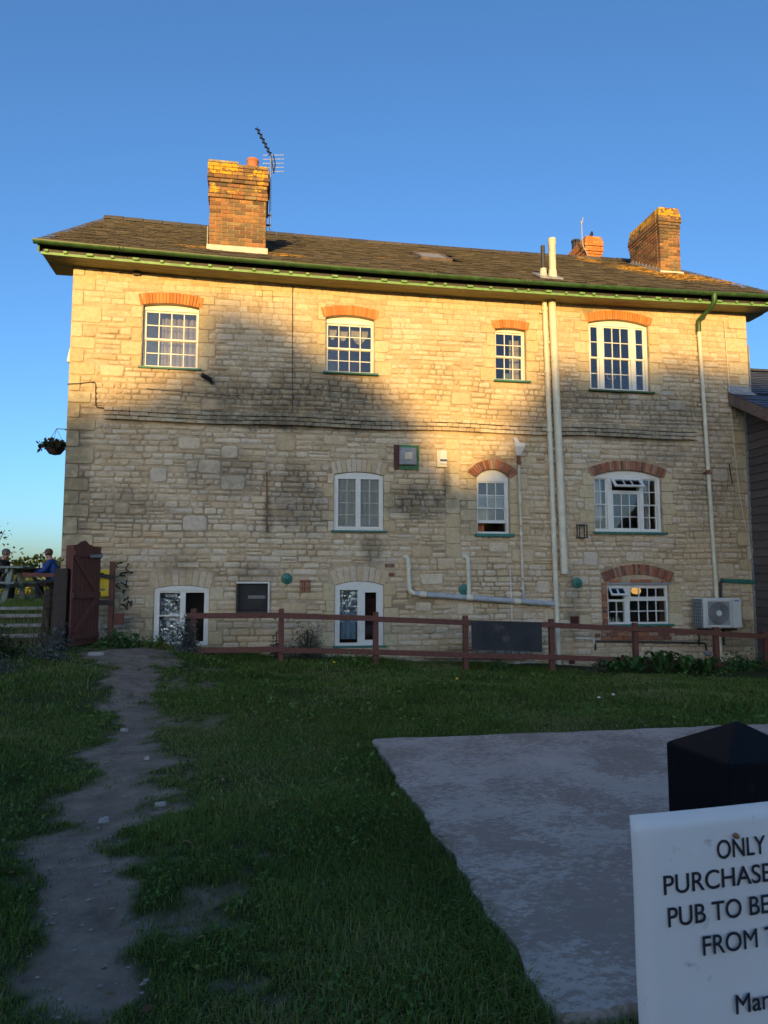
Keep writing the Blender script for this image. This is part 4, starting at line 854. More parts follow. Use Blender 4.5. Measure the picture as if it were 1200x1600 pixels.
tag(MB().tube([(7.952,-.02,1.68),(7.97,-.02,.95),(7.975,-.02,.05)],.011,8).build('conduit','white'),'thin white conduit running down behind the black board','conduit')
t=empty('cable_duct',(12.7,-.05,1.4),'short dark green duct at the right end of the lower wall','duct'); MB().beam((12.30,-.05,1.475),(13.0,-.05,1.445),.07,.075).build('duct','teal',t); e=MB(); e.tube([(12.30,-.06,1.47),(12.27,-.07,1.42),(12.262,-.08,1.32),(12.25,-.09,1.14)],.028,8); e.build('hose','black',t)
t=empty('gas_pipe',(10.6,-.04,.1),'thin dark pipe running below the kitchen window','pipe'); e=MB(); e.tube([(9.61,-.04,.16),(9.61,-.04,.31),(9.63,-.04,.325),(11.88,-.04,.26),(11.905,-.04,.24),(11.92,-.04,.12)],.02,8); smoothed(e.build('run','darkpipe',t)); e=MB(); e.tube([(9.22,-.045,.39),(9.56,-.045,.375),(9.58,-.045,.36),(9.585,-.045,.27)],.018,8); smoothed(e.build('white_branch','white',t)); e=MB(); e.lathe((11.94,-.06,.06),[(.02,-.05),(.06,-.03),(.065,.02),(.02,.05)],10); e.build('valve','lead',t)
# cables
def cable(pts,r,mat,label): return tag(MB().tube(pts,r,6).build('cable',mat),label,'cable')
cable([(-.01,-.03,4.86),(.2,-.035,4.88),(.43,-.035,4.92),(.455,-.035,4.88),(.47,-.035,4.5),(.49,-.03,4.47),(.68,-.03,4.46),(2.2,-.06,4.47),(4.2,-.065,4.46)],.010,'darkpipe','dark cable stepping down the left corner to the stone band')
cable([(3.833,-.03,6.93),(3.845,-.03,5.6),(3.861,-.03,4.47)],.007,'darkpipe','thin dark cable dropping from the eaves left of the second window')
cable([(12.64,-.03,6.8),(12.66,-.03,6.2),(12.69,-.03,5.0),(12.74,-.04,3.9),(12.80,-.03,3.2),(12.88,-.04,2.6),(12.96,-.03,2.3),(13.0,-.03,1.9)],.008,'cream','thin pale cable running down near the right corner')
cable([(3.418,-.03,3.42),(3.436,-.03,2.36)],.012,'rust','rusty iron rod fixed upright to the middle wall'); cable([(12.605,-.03,3.81),(12.65,-.03,3.40)],.012,'darkpipe','short dark rod leaning on the wall near the outbuilding')
cable([(1.3,-.03,4.84),(2.1,-.03,4.80),(3.0,-.035,4.78)],.006,'darkpipe','thin cable along the wall below the upper left window')
cable([(6.3,-.03,.06),(7.6,-.035,.03),(8.7,-.03,.02)],.011,'darkpipe','dark cable low on the wall behind the black board')
# air conditioner
t=empty('air_conditioner',(12.05,-.3,.5),'white outdoor air-conditioning unit with round fan grille on the lower wall','air conditioner'); x0,x1,z0,z1=11.63,12.44,.565,1.135; yf,yb=-.42,-.08
MB().box(x0+.012,x1,yf+.03,yb,z0,z1).build('casing','acwhite',t,bev=.015)
e=MB(); bars(e,x0+.07,x0+.60,z0+.03,z1-.03,.03,yf-.002,yf+.028); MB().box(x0+.62,x1-.004,yf-.001,yf+.028,z0+.012,z1-.012).build('side_panel','acwhite',t,bev=.006); MB().box(x0+.005,x0+.068,yf,yf+.028,z0+.012,z1-.012).build('side_panel','acwhite',t,bev=.006); e.build('fan_surround','acwhite',t)
fc=(x0+.335,z0+.285); MB().box(x0+.10,x0+.57,yf+.02,yf+.029,z0+.06,z1-.06).build('fan_plate','acgrey',t)
e=MB()
for r_ in np.linspace(.05,.215,12): e.tube([(fc[0]+r_*math.cos(a),yf+.006,fc[1]+r_*math.sin(a)) for a in np.linspace(0,2*math.pi,33)],.0035,5,cap=False)
for k in range(16): a=k*math.pi/8; e.beam((fc[0]+.05*math.cos(a),yf+.008,fc[1]+.05*math.sin(a)),(fc[0]+.215*math.cos(a+.25),yf+.008,fc[1]+.215*math.sin(a+.25)),.004,.004,(0,1,0))
e.build('fan_grille','acgrey',t); e=MB(); e.lathe((fc[0],yf+.012,fc[1]),[(.215,.006),(.215,0)],32,'y'); e.build('fan_well','acdark',t); e=MB(); e.lathe((fc[0],yf,fc[1]),[(.058,.012),(.055,-.004),(.03,-.009)],20,'y'); smoothed(e.build('hub','acwhite',t))
lg=MB()
for k in range(7): a=x0+.655+k*.016; lg.box(a,a+.011,yf-.004,yf-.0015,z1-.062+.004*(k%2),z1-.036+.003*(k%3))
lg.build('logo','bluelogo',t)
e=MB()
for k in range(5): e.box(x0-.014,x0+.011,yf+.045+k*.065,yf+.055+k*.065,z0+.03,z1-.03)
for k in range(8): e.box(x0-.018,x0+.010,yf+.03,yb-.01,z0+.04+k*.065,z0+.052+k*.065)
e.build('side_grille','acgrey',t); MB().box(x0+.0,x0+.010,yf+.035,yb-.005,z0+.02,z1-.02).build('coil','acdark',t)
for x in (x0+.13,x1-.15): e=MB(); e.box(x,x+.04,yf,-.002,z0-.045,z0-.005); e.box(x,x+.04,-.035,-.002,z0-.35,z0-.046); e.build('wall_bracket','darkpipe',t)
# ivy scars
iv=MB(); rr=random.Random(5)
for (bx,bz,n_) in ((1.10,1.77,14),(.93,1.70,8),(1.10,1.62,10),(.95,1.55,9),(1.08,1.48,8),(.96,1.42,9),(1.11,1.36,8),(1.08,1.30,5),(1.12,1.22,7),(1.0,1.08,9),(1.13,1.10,9),(1.1,1.03,8),(.9,1.06,5)):
    x,z=bx,bz; a=rr.uniform(0,6.3)
    for k in range(n_):
        a+=rr.uniform(-1.2,1.2); l=rr.uniform(.012,.034); x2,z2=x+l*math.cos(a),z+l*math.sin(a)*.8; x2=min(max(x2,.86),1.18)
        iv.beam((x,-.032-rr.random()*.01,z),(x2,-.032-rr.random()*.01,z2),rr.uniform(.008,.026),rr.uniform(.008,.022),(0,1,.3)); x,z=x2,z2
tag(iv.build('ivy_remains','black'),'blackened dead ivy clinging to the wall beside the gate','plant')
# aerials and bird
t=empty('television_aerial',(3.40,.55,8.2),'tall television aerial on a pole strapped to the left chimney','aerial')
e=MB(); e.tube([(3.41,.55,8.24),(3.40,.55,9.75)],.017,10); e.build('mast','alu',t); A=Vector((3.42,.50,9.60)); B=Vector((3.15,.95,10.22)); A=Vector((3.40,.53,9.74)); B=Vector((3.14,.40,10.16)); T=Vector((3.46,.60,9.45))
e=MB(); e.tube([tuple(T),tuple(A),tuple(B)],.012,8); e.build('boom','black',t)
for k in range(6):
    q=A.lerp(B,.12+k*.176); e=MB(); e.beam(q+Vector((-.045,-.02,0)),q+Vector((.045,.02,0)),.03,.016); e.beam(q+Vector((0,-.10,0)),q+Vector((0,.10,0)),.008,.008); e.build('director','black',t)
for k in range(5): z=9.80-k*.085; e=MB(); e.tube([(3.25,.60,z-.03),(3.66,.62,z+.03)],.005,6); e.build('reflector_rod','alu',t)
e=MB(); e.tube([(3.45,.6,9.8),(3.49,.6,9.6),(3.46,.6,9.42)],.012,8); e.build('reflector_frame','black',t)
for z in (8.32,8.52): MB().box(3.33,3.43,.53,.57,z-.012,z+.012).build('bracket','darkpipe',t)
t=empty('small_aerial',(12.1,4.96,10.4),'bare bent aerial pole on the chimney behind the ridge','aerial'); e=MB(); e.tube([(12.14,4.95,10.45),(12.10,4.94,10.55),(12.02,4.94,10.70),(11.99,4.94,10.85),(11.985,4.94,11.42)],.012,8); smoothed(e.build('pole','greypvc',t)); e=MB(); e.tube([(11.985,4.94,11.36),(12.02,4.94,11.45),(12.03,4.94,11.55)],.012,6); e.tube([(11.985,4.94,11.34),(11.965,4.94,11.44)],.018,6); e.build('fork','greypvc',t)
t=empty('crow',(12.36,5.15,11.075),'black bird perched on the chimney behind the ridge','bird'); e=MB(); e.tube([(12.28,5.15,11.09),(12.32,5.15,11.10),(12.36,5.15,11.15),(12.385,5.15,11.20),(12.39,5.15,11.235),(12.385,5.15,11.26),(12.375,5.15,11.275)],[.010,.022,.042,.045,.03,.026,.01],10); smoothed(e.build('body','feather',t)); e=MB(); e.tube([(12.40,5.15,11.255),(12.43,5.15,11.25)],[.010,.002],6); e.build('beak','black',t); e=MB(); e.beam((12.31,5.15,11.11),(12.24,5.15,11.085),.035,.008); e.build('tail','feather',t)
e=MB()
for y in (5.135,5.165): e.tube([(12.36,y,11.12),(12.365,y,11.072)],.004,5)
e.build('legs','black',t)
# box and hanging basket round the left corner
t=empty('flood_light',(-.06,.5,5.4),'white lamp housing on the left side wall below the upper windows','lamp'); MB().hexa([(-.16,.42,5.40),(-.10,.42,5.38),(-.10,.58,5.38),(-.16,.58,5.40)],[(-.12,.42,5.64),(-.06,.42,5.66),(-.06,.58,5.66),(-.12,.58,5.64)]).build('housing','white',t,bev=.008); MB().box(-.10,.0,.48,.52,5.5,5.54).build('arm','lead',t)
t=empty('hanging_basket',(-.45,1.0,3.8),'dark hanging flower basket on a bracket at the left corner','hanging basket'); e=MB(); e.tube([(0,1.0,4.275),(-.44,1.0,4.275)],.008,6); e.tube([(0,1.0,4.13),(-.30,1.0,4.27)],.007,6); e.build('bracket','darkpipe',t)
e=MB()
for a in (0,2.1,4.2): e.tube([(-.44,1.0,4.27),(-.45+.16*math.cos(a),1+.16*math.sin(a),4.0)],.004,5)
e.build('chains','darkpipe',t); e=MB(); e.lathe((-.45,1.0,3.98),[(.02,-.20),(.10,-.18),(.16,-.10),(.18,0)],16); smoothed(e.build('bowl','oldwood',t))
r=np.random.default_rng(4); n=420; th=r.random(n)*6.283; rr_=.27*np.sqrt(r.random(n)); P=np.stack([-.46+rr_*np.cos(th)*.95,1+rr_*np.sin(th),4.04-.5*rr_**1.5*1.5+r.normal(size=n)*.03],1); V,F,T_=leafcloud(P,.06,1.5,.2,5); npmesh('foliage',V,F,'basketleaf',T_,t)
r=np.random.default_rng(14); n=160; P=np.stack([-.12-.10*r.random(n)**1.5,.9+r.random(n)*.5,3.86-.5*r.random(n)],1); P[:,0]+= (3.86-P[:,2])*.12; V,F,T_=leafcloud(P,.05,1.4,.2,6); t=empty('climbing_plant',(-.1,1.1,3.2),'yellow-leaved climber on the side wall below the hanging basket','plant'); npmesh('foliage',V,F,'yellowleaf',T_,t); MB().tube([(-.03,1.15,.6),(-.06,1.1,2.5),(-.1,1.1,3.8)],.015,6).build('stem','bark',t)
# ---------------------------------------------------------------- weatherboarded outbuilding on the right
ob=empty('outbuilding',(15,-.5,0),'dark weatherboarded outbuilding with blue-grey slate roof at the right corner','outbuilding')
oz=lambda y:5.28+.54*y if y<=2.37 else 6.56-(y-2.37)*.54
BX=13.03; Y0,Y1=-4.2,-.003
MB().box(BX+.03,17.5,Y0,-.004,-.4,oz(Y0)-.12).build('wall_core','oldwood',ob)
e=MB(); e.add([(BX+.031,Y0,oz(Y0)-.12),(17.4,Y0,oz(Y0)-.12),(17.4,-.005,oz(0)-.12),(BX+.031,-.005,oz(0)-.12),(BX+.031,-.005,oz(Y0)-.12),(17.4,-.005,oz(Y0)-.12)],[(0,1,2,3),(0,3,4),(1,5,2)]); e.build('gable_core','oldwood',ob); MB().box(HW+.03,17.5,.0,4.5,-.4,5.1).build('rear_core','oldwood',ob)
z=-.2;k=0
while z<5.1:
    yb=-.07; yf=max(Y0,(z+.18+.16-5.28)/.54) if z+.34>oz(Y0) else Y0
    if yf<yb-.05: MB().hexa([(BX-.032,yf,z),(BX+.03,yf,z),(BX+.03,yb,z),(BX-.032,yb,z)],[(BX-.004,yf,z+.185),(BX+.03,yf,z+.185),(BX+.03,yb,z+.185),(BX-.004,yb,z+.185)]).build('weatherboard','weatherboard',ob)
    z+=.165;k+=1
MB().box(BX-.035,BX+.04,-.068,-.002,-.3,5.02).build('corner_strip','lead',ob)
e=MB(); xv=12.68
for (xa,xb,y0,y1) in ((xv,17.8,Y0-.3,-.032),(HW+.03,17.8,-.032,2.37),(HW+.03,17.8,2.37,5)): e.hexa([(xa,y0,oz(y0)-.09),(xb,y0,oz(y0)-.09),(xb,y1,oz(y1)-.09),(xa,y1,oz(y1)-.09)],[(xa,y0,oz(y0)-.03),(xb,y0,oz(y0)-.03),(xb,y1,oz(y1)-.03),(xa,y1,oz(y1)-.03)])
orf=e.build('roof','oldwood',ob)
e=MB(); y=Y0-.35; ca2=1/math.hypot(1,.54)
while y<2.34:
    x=(xv-.02 if y<-.05 else HW+.035)
    y1=min(y+.30,2.36)
    if y<-.05: y1=min(y1,-.034)
    while x<17.8:
        b=min(x+random.uniform(.22,.28),17.8); l=random.uniform(.0,.008)
        e.hexa([(x+.003,y,oz(y)-.012+.02+l),(b-.003,y,oz(y)-.012+.02+l),(b-.003,y1,oz(y1)-.028),(x+.003,y1,oz(y1)-.028)],[(x+.003,y,oz(y)+.02+l),(b-.003,y,oz(y)+.02+l),(b-.003,y1,oz(y1)-.016),(x+.003,y1,oz(y1)-.016)]); x=b
    y+=.185
e.build('roof_slate','bluslate',orf,kind='stuff'); MB().beam((HW+.05,2.37,6.56),(17.8,2.37,6.56),.24,.05).build('ridge_capping','bluslate',orf)
MB().hexa([(xv-.03,Y0-.35,oz(Y0-.35)-.24),(xv-.004,Y0-.35,oz(Y0-.35)-.24),(xv-.004,-.032,oz(0)-.25),(xv-.03,-.032,oz(0)-.25)],[(xv-.03,Y0-.35,oz(Y0-.35)-.015),(xv-.004,Y0-.35,oz(Y0-.35)-.015),(xv-.004,-.032,oz(0)-.02),(xv-.03,-.032,oz(0)-.02)]).build('barge_board','barge',ob)
MB().hexa([(xv,Y0-.3,oz(Y0-.3)-.13),(BX+.02,Y0-.3,oz(Y0-.3)-.13),(BX+.02,-.033,oz(0)-.13),(xv,-.033,oz(0)-.13)],[(xv,Y0-.3,oz(Y0-.3)-.095),(BX+.02,Y0-.3,oz(Y0-.3)-.095),(BX+.02,-.033,oz(0)-.095),(xv,-.033,oz(0)-.095)]).build('verge_soffit','oldwood',ob)
MB().hexa([(12.65,-.031,5.285),(13.185,-.031,5.285),(13.185,-.022,5.43),(12.65,-.022,5.43)],[(12.65,-.026,5.285),(13.185,-.026,5.285),(13.185,-.001,5.43),(12.65,-.001,5.43)]).build('lead_flashing','lead',ob); MB().hexa([(12.65,-.16,oz(-.16)+.02),(13.2,-.16,oz(-.16)+.02),(13.2,-.03,5.30),(12.65,-.03,5.30)],[(12.65,-.16,oz(-.16)+.03),(13.2,-.16,oz(-.16)+.03),(13.2,-.03,5.31),(12.65,-.03,5.31)]).build('lead_flashing','lead',ob)
MB().box(13.165,13.19,-.02,1.6,5.3,6.3).build('lead_flashing','lead',ob)
# ---------------------------------------------------------------- fence in front of the wall
G=lambda x,y: float(gz(x,y))
fp=[(2.28,1.025),(3.69,1.016),(5.257,.951),(6.815,.874),(8.37,.805),(9.955,.722),(11.54,.625),(12.55,.545),(13.6,.47)]; FY=-.9
fn=empty('post_and_rail_fence',(7,FY,0),'red-brown two-rail timber fence along the foot of the house','fence')
for (x,zt) in fp:
    b=G(x,FY)-.15; e=MB(); j=random.uniform(-.006,.006); e.hexa([(x-.045,FY-.045,b),(x+.045,FY-.045,b),(x+.045,FY+.045,b),(x-.045,FY+.045,b)],[(x-.043+j,FY-.043,zt),(x+.043+j,FY-.043,zt+.004),(x+.043+j,FY+.043,zt),(x-.043+j,FY+.043,zt-.003)]); e.build('post','fencewood',fn,bev=.006)
for k in range(len(fp)-1):
    (xa,za),(xb,zb)=fp[k],fp[k+1]
    for dz in (.105,.66):
        j=random.uniform(-.012,.012); MB().beam((xa-(.04 if k else .10),FY-.062+random.uniform(-.004,.0),za-dz+j),(xb+.036,FY-.062,zb-dz+random.uniform(-.012,.012)),.034,.088).build('rail','fencewood',fn,bev=.004)
t=empty('notice_board',(7.52,-1.0,.25),'blank black board hung on the fence between two posts','board'); MB().hexa([(6.894,-1.0,.316),(8.138,-1.0,.241),(8.138,-.983,.241),(6.90,-.983,.316)],[(6.890,-1.005,.796),(8.149,-1.005,.750),(8.149,-.988,.750),(6.890,-.988,.796)]).build('panel','slateboard',t)
e=MB(); e.beam((6.89,-1.012,.790),(8.149,-1.012,.744),.012,.014); e.beam((8.143,-1.010,.25),(8.145,-1.012,.74),.012,.014,(1,0,0)); e.build('edging','darkpipe',t)
# ---------------------------------------------------------------- gate, its posts, crate
gt=empty('garden_gate',(.6,-.85,.5),'open red-brown boarded gate with arched top and Z braces','gate')
gA=Vector((.50,-1.25,0)); gB=Vector((.775,-.62,0)); gd=(gB-gA).normalized(); gn=Vector((gd.y,-gd.x,0)); GLn=(gB-gA).length; gzb=.48
def gtop(u): return 2.02+.09*math.exp(-((u-.38)/.17)**2)
nb=7
for k in range(nb):
    u0,u1=k/nb,(k+1)/nb; a=gA+gd*(GLn*u0+.004); b=gA+gd*(GLn*u1-.004); o_=gn*.022
    MB().hexa([a+Vector((0,0,gzb)),b+Vector((0,0,gzb)),b-o_+Vector((0,0,gzb)),a-o_+Vector((0,0,gzb))],[a+Vector((0,0,gtop(u0))),b+Vector((0,0,gtop(u1))),b-o_+Vector((0,0,gtop(u1))),a-o_+Vector((0,0,gtop(u0)))]).build('board','gatewood',gt)
def gp(u,z,off=.014): q=gA+gd*GLn*u+gn*off; return (q.x,q.y,z)
for (u0,z0,u1,z1,w) in ((.02,1.90,.98,1.88,.09),(.02,1.25,.98,1.25,.09),(.02,.62,.98,.62,.09)): MB().beam(gp(u0,z0),gp(u1,z1),.026,w).build('ledge','gatewood',gt)
for (u0,z0,u1,z1) in ((.10,1.84,.85,1.30),(.88,1.20,.12,.66)): MB().beam(gp(u0,z0),gp(u1,z1),.024,.085).build('brace','gatewood',gt)
MB().beam(gp(.55,1.86,.032),gp(1.0,1.875,.032),.008,.05).build('strap_hinge','lead',gt); MB().beam(gp(.0,1.24,.03),gp(.10,1.24,.03),.02,.05).build('latch','darkpipe',gt)
def woodpost(name,x,y,w,zt,mat,label,lean=0.):
    b=G(x,y)-.2; return tag(MB().hexa([(x-w,y-w,b),(x+w,y-w,b),(x+w,y+w,b),(x-w,y+w,b)],[(x-w+lean,y-w,zt),(x+w+lean,y-w,zt+.01),(x+w+lean,y+w,zt),(x-w+lean,y+w,zt-.01)]).build(name,mat,bev=.01),label,'post')
woodpost('gate_post',.40,-.92,.07,2.03,'gatewood','tall red-brown post behind the free edge of the gate')
woodpost('gate_post',.30,-1.02,.10,1.66,'oldwood','thick dark weathered post left of the gate')
woodpost('step_post',-.04,-.60,.055,1.32,'oldwood','short dark leaning post beside the garden steps',.03)
t=empty('short_fence',(.8,-.4,.4),'short dark fence of one post and three boards between gate and wall','fence')
MB().box(.88,.96,-.46,-.38,.3,1.79).build('post','gatewood',t,bev=.006); MB().beam((.55,-.52,1.58),(.98,-.47,1.53),.03,.065).build('rail','oldwood',t); MB().beam((.60,-.50,1.12),(.97,-.47,1.11),.03,.08).build('rail','oldwood',t); MB().box(.965,1.13,-.44,-.41,.75,.94).build('rail','gatewood',t)
tag(MB().beam((-.42,-.55,1.57),(.32,-.92,1.56),.05,.06).build('handrail','fencewood'),'red-brown handrail from the steps to the thick post','handrail')
t=empty('yellow_crate',(.71,-.2,1.2),'yellow plastic crate with purple and green print behind the short fence','crate'); x0,x1,z0,z1=.625,.865,1.215,1.655; yf=-.40
e=MB(); e.box(x0,x1,yf+.02,yf+.3,z0,z0+.02); e.box(x0,x0+.015,yf+.001,yf+.3,z0+.02,z1); e.box(x1-.015,x1,yf+.001,yf+.3,z0+.02,z1); e.box(x0+.015,x1-.015,yf+.285,yf+.3,z0+.02,z1); e.build('shell','yellow',t)
e=MB(); e.box(x0+.015,x1-.015,yf+.002,yf+.016,z1-.05,z1); e.box(x0+.015,x1-.015,yf+.002,yf+.016,z0+.021,z1-.10); e.box(x0+.015,x0+.085,yf+.003,yf+.015,z1-.10,z1-.05); e.box(x0+.155,x1-.015,yf+.003,yf+.015,z1-.10,z1-.05); e.build('front','yellow',t)
MB().box(x0+.02,x1-.02,yf+.03,yf+.032,z1-.12,z1-.03).build('dark_slot','black',t)
e=MB()
for k in range(8): a=x0+.02+k*.021; e.box(a,a+.014,yf-.004,yf-.001,z0+.095+.004*(k%3),z0+.128+.003*(k%2))
e.build('lettering','purple',t); e=MB()
for (a,b,c,d) in ((.01,.06,.19,.22),(.03,.075,.225,.255),(.02,.05,.175,.19),(.06,.09,.20,.215)): e.box(x0+a,x0+b,yf-.004,yf-.001,z0+c,z0+d)
e.build('leaf_mark','gprint',t)
# ---------------------------------------------------------------- terrace with sleeper steps, tables, people
TZ=1.0
tg=MB().box(-60,-.12,.85,70,-.5,TZ).build('terrace','ground',kind='structure')
for k,(y,z) in enumerate(((-.62,.62),(-.25,.76),(.12,.90),(.47,1.01))):
    st=MB().box(-4,-.13,y,y+.10,z-.045,z+.012).build('garden_step','sleeper',kind='structure',bev=.008); MB().box(-4,-.13,y+.03,y+.5,z-.5,z-.047).box(-4,-.13,y+.102,y+.5,z-.0465,z-.008).build('step_earth','ground',kind='structure')
def picnic(loc,rz,mat,label,L=1.7):
    t=empty('picnic_table',loc,label,'picnic table'); t.rotation_euler=(0,0,rz); X,Y,Z=loc
    def bld(e,n): 
        e.v=[(x+X,y+Y,z+Z) for x,y,z in e.v]; return e.build(n,mat,t,bev=.006)
    for k in range(5): bld(MB().box(-L/2,L/2,-.36+k*.145,-.36+k*.145+.135,.71,.75),'top_plank')
    for s in (-1,1):
        for k in range(2): bld(MB().box(-L/2,L/2,s*.66-.13+k*.13,s*.66-.13+k*.13+.122,.41,.45),'seat_plank')
        for x in (-L/2+.25,L/2-.25):
            bld(MB().beam((x,s*.22,.705),(x,s*.60,0),.045,.10,(1,0,0)),'leg')
    for x in (-L/2+.30,L/2-.30): bld(MB().box(x-.022,x+.022,-.76,.76,.33,.405),'seat_bearer'); bld(MB().box(x-.022,x+.022,-.34,.34,.62,.705),'top_bearer')
    return t
picnic((-2.15,2.3,TZ),0,'greywood','weathered grey-green picnic table at the left edge',1.9)
picnic((-1.95,4.6,TZ),R(90),'oldwood','dark picnic table between the two seated men',1.5)
tag(MB().lathe((-1.52,4.25,TZ+.752),[(.028,0),(.036,.12),(.034,.12),(.026,.01)],12).build('drinking_glass','net'),'small pale drinking glass on the dark picnic table','glass')
def skinmesh(name,mat,parent,verts,edges,radii,root=0,lv=2):
    me=bpy.data.meshes.new(name); A=[Vector(v) for v in verts]; c=sum(A,Vector())/len(A); me.from_pydata([v-c for v in A],edges,[]); o=bpy.data.objects.new(name,me); place(o,parent,c)
    md=o.modifiers.new('skin','SKIN'); md.use_smooth_shade=True
    for v,r in zip(me.skin_vertices[0].data,radii): v.radius=r if isinstance(r,tuple) else (r,r); v.use_root=False
    me.skin_vertices[0].data[root].use_root=True
    sd=o.modifiers.new('sub','SUBSURF'); sd.levels=lv; sd.render_levels=lv; me.materials.append(M[mat]); return o
def seated(loc,fx,jacket,hair,label,lean=.22,hands=(.42,.30)):
    """seated figure facing fx (+1/-1 along x), seat height .45 above loc"""
    X,Y,Z=loc; t=empty('person',loc,label,'person')
    def p(f,s,z): return (X+fx*f,Y+s,Z+z)
    hip=p(0,0,.56); sp=p(.06,0,.78); ch=p(lean*.75,0,.98); nk=p(lean*1.05,0,1.13); hd0=p(lean*1.25,0,1.19); hd1=p(lean*1.32+.02,0,1.29); hd2=p(lean*1.28+.01,0,1.36)
    V=[hip,sp,ch,nk,hd0,hd1,hd2]; E=[(0,1),(1,2),(2,3),(3,4),(4,5),(5,6)]; Rr=[(.12,.11),(.11,.10),(.12,.09),(.058,.058),(.068,.075),(.085,.095),(.06,.07)]
    JV=[p(.0,0,.50),sp,ch,p(lean*1.0,0,1.10)]; JE=[(0,1),(1,2),(2,3)]; JR=[(.18,.155),(.168,.145),(.19,.14),(.075,.075)]; TV=[hip]; TE=[]; TR=[.16]
    for s in (-1,1):
        sh=p(lean*.9,s*.17,1.03); el=p(lean*.9+.10,s*.25,.82); wr=p(lean*.9+hands[0]-.08,s*.16,.785); ha=p(lean*.9+hands[0]+.02,s*.11,.785); fi=p(lean*.9+hands[0]+.10,s*.08,.775); th=p(lean*.9+hands[0]+.05,s*.06,.79)
        b=len(V); V+=[sh,el,wr,ha,fi,th]; E+=[(2,b),(b,b+1),(b+1,b+2),(b+2,b+3),(b+3,b+4),(b+3,b+5)]; Rr+=[.035,.030,.026,(.035,.02),.012,.011]
        b=len(JV); JV+=[sh,el,wr]; JE+=[(2,b),(b,b+1),(b+1,b+2)]; JR+=[.085,.066,.05]
        kn=p(.45,s*.12,.53); an=p(.40,s*.13,.10); to=p(.58,s*.14,.05); b=len(V); V+=[p(.05,s*.1,.54),kn,an,to]; E+=[(0,b),(b,b+1),(b+1,b+2),(b+2,b+3)]; Rr+=[.09,.058,.04,.035]
        b=len(TV); TV+=[p(.05,s*.1,.54),kn,p(.40,s*.13,.12)]; TE+=[(0,b),(b,b+1),(b+1,b+2)]; TR+=[.10,.072,.06]
    skinmesh('body','skin',t,V,E,Rr); skinmesh('jacket',jacket,t,JV,JE,JR); skinmesh('trousers','jeans',t,TV,TE,TR)
    hc=Vector(hd1)
    e=MB(); n=14;m_=7
    e.lathe((hc.x-fx*.03,hc.y,hc.z+.0),[(.080,-.07),(.094,-.02),(.095,.02),(.086,.055),(.06,.085),(.03,.098),(.004,.10)],14); e.build('hair',hair,t,smooth=True)
    e=MB(); e.tube([(hc.x+fx*.085,hc.y,hc.z-.0),(hc.x+fx*.112,hc.y,hc.z-.035),(hc.x+fx*.09,hc.y,hc.z-.045)],[.008,.016,.010],8); e.build('nose','skin',t,smooth=True)
    for s in (-1,1):
        e=MB(); e.lathe((hc.x-fx*.005,hc.y+s*.088,hc.z-.02),[(.012,-.012),(.024,0),(.012,.012)],8,'y'); e.build('ear','skin',t,smooth=True)
        e=MB(); e.lathe((hc.x+fx*.082,hc.y+s*.034,hc.z+.0),[(.002,-.01),(.010,0),(.002,.01)],8); e.build('eye','black',t)
    e=MB(); e.tube([(hc.x+fx*.086,hc.y-.025,hc.z-.075),(hc.x+fx*.094,hc.y,hc.z-.073),(hc.x+fx*.086,hc.y+.025,hc.z-.075)],.006,6); e.build('mouth','terracotta',t)
    t.scale=(.93,.93,.90); return t
seated((-2.62,4.5,TZ-.06),1,'jacketblack','hair','man with short grey hair in a black jacket sitting facing right')
seated((-1.16,4.3,TZ-.06),-1,'jacketblue','hair2','man with brown hair in a bright blue top leaning on the table',lean=.20)
# ---------------------------------------------------------------- gate post with notice in the foreground
CP=Vector((3.365,-12.8,1.5))
vf=Vector((math.sin(YAW),math.cos(YAW),0)); vr=Vector((math.cos(YAW),-math.sin(YAW),0))
pc=Vector((3.948,-11.988,0)); w=.086; pa=.75; up=MB(); zc,za=1.29,1.326
cs=[pc+Vector((-w*math.sin(pa+k*math.pi/2),-w*math.cos(pa+k*math.pi/2),0)) for k in range(4)]
up.add([(c.x,c.y,-.3) for c in cs]+[(c.x,c.y,zc) for c in cs]+[(pc.x,pc.y,za)],[(k,(k+1)%4,(k+1)%4+4,k+4) for k in range(4)]+[(k+4,(k+1)%4+4,8) for k in range(4)])
tag(up.build('timber_post','postblack',base=True,bev=.002),'black timber post with pyramid top close at right','post')
SU=Vector((.9957,.092,0)); S0=Vector((3.752,-12.078,1.2515)); SN=Vector((.092,-.9957,0)); SV=Vector((-.052,.0,-1)).normalized()*-1
sg=empty('paper_notice',S0,'laminated white paper notice with black capitals fixed to the black post','notice')
def sp(u,v,off=0.): return S0+SU*u-Vector((-.012,0.0,.9999))*v+SN*off
n=16;m_=14; e=MB(); vs=[]
for j in range(m_+1):
    for k in range(n+1):
        u=.42*k/n; v=.297*j/m_; vs.append(tuple(sp(u,v,.0012*math.sin(u*21+v*9)+.001*math.sin(v*30))))
e.add(vs,[(j*(n+1)+k,j*(n+1)+k+1,(j+1)*(n+1)+k+1,(j+1)*(n+1)+k) for j in range(m_) for k in range(n)],.5); o=e.build('sheet','paper',sg,smooth=True); sd=o.modifiers.new('thick','SOLIDIFY'); sd.thickness=.0008; sd.offset=-1
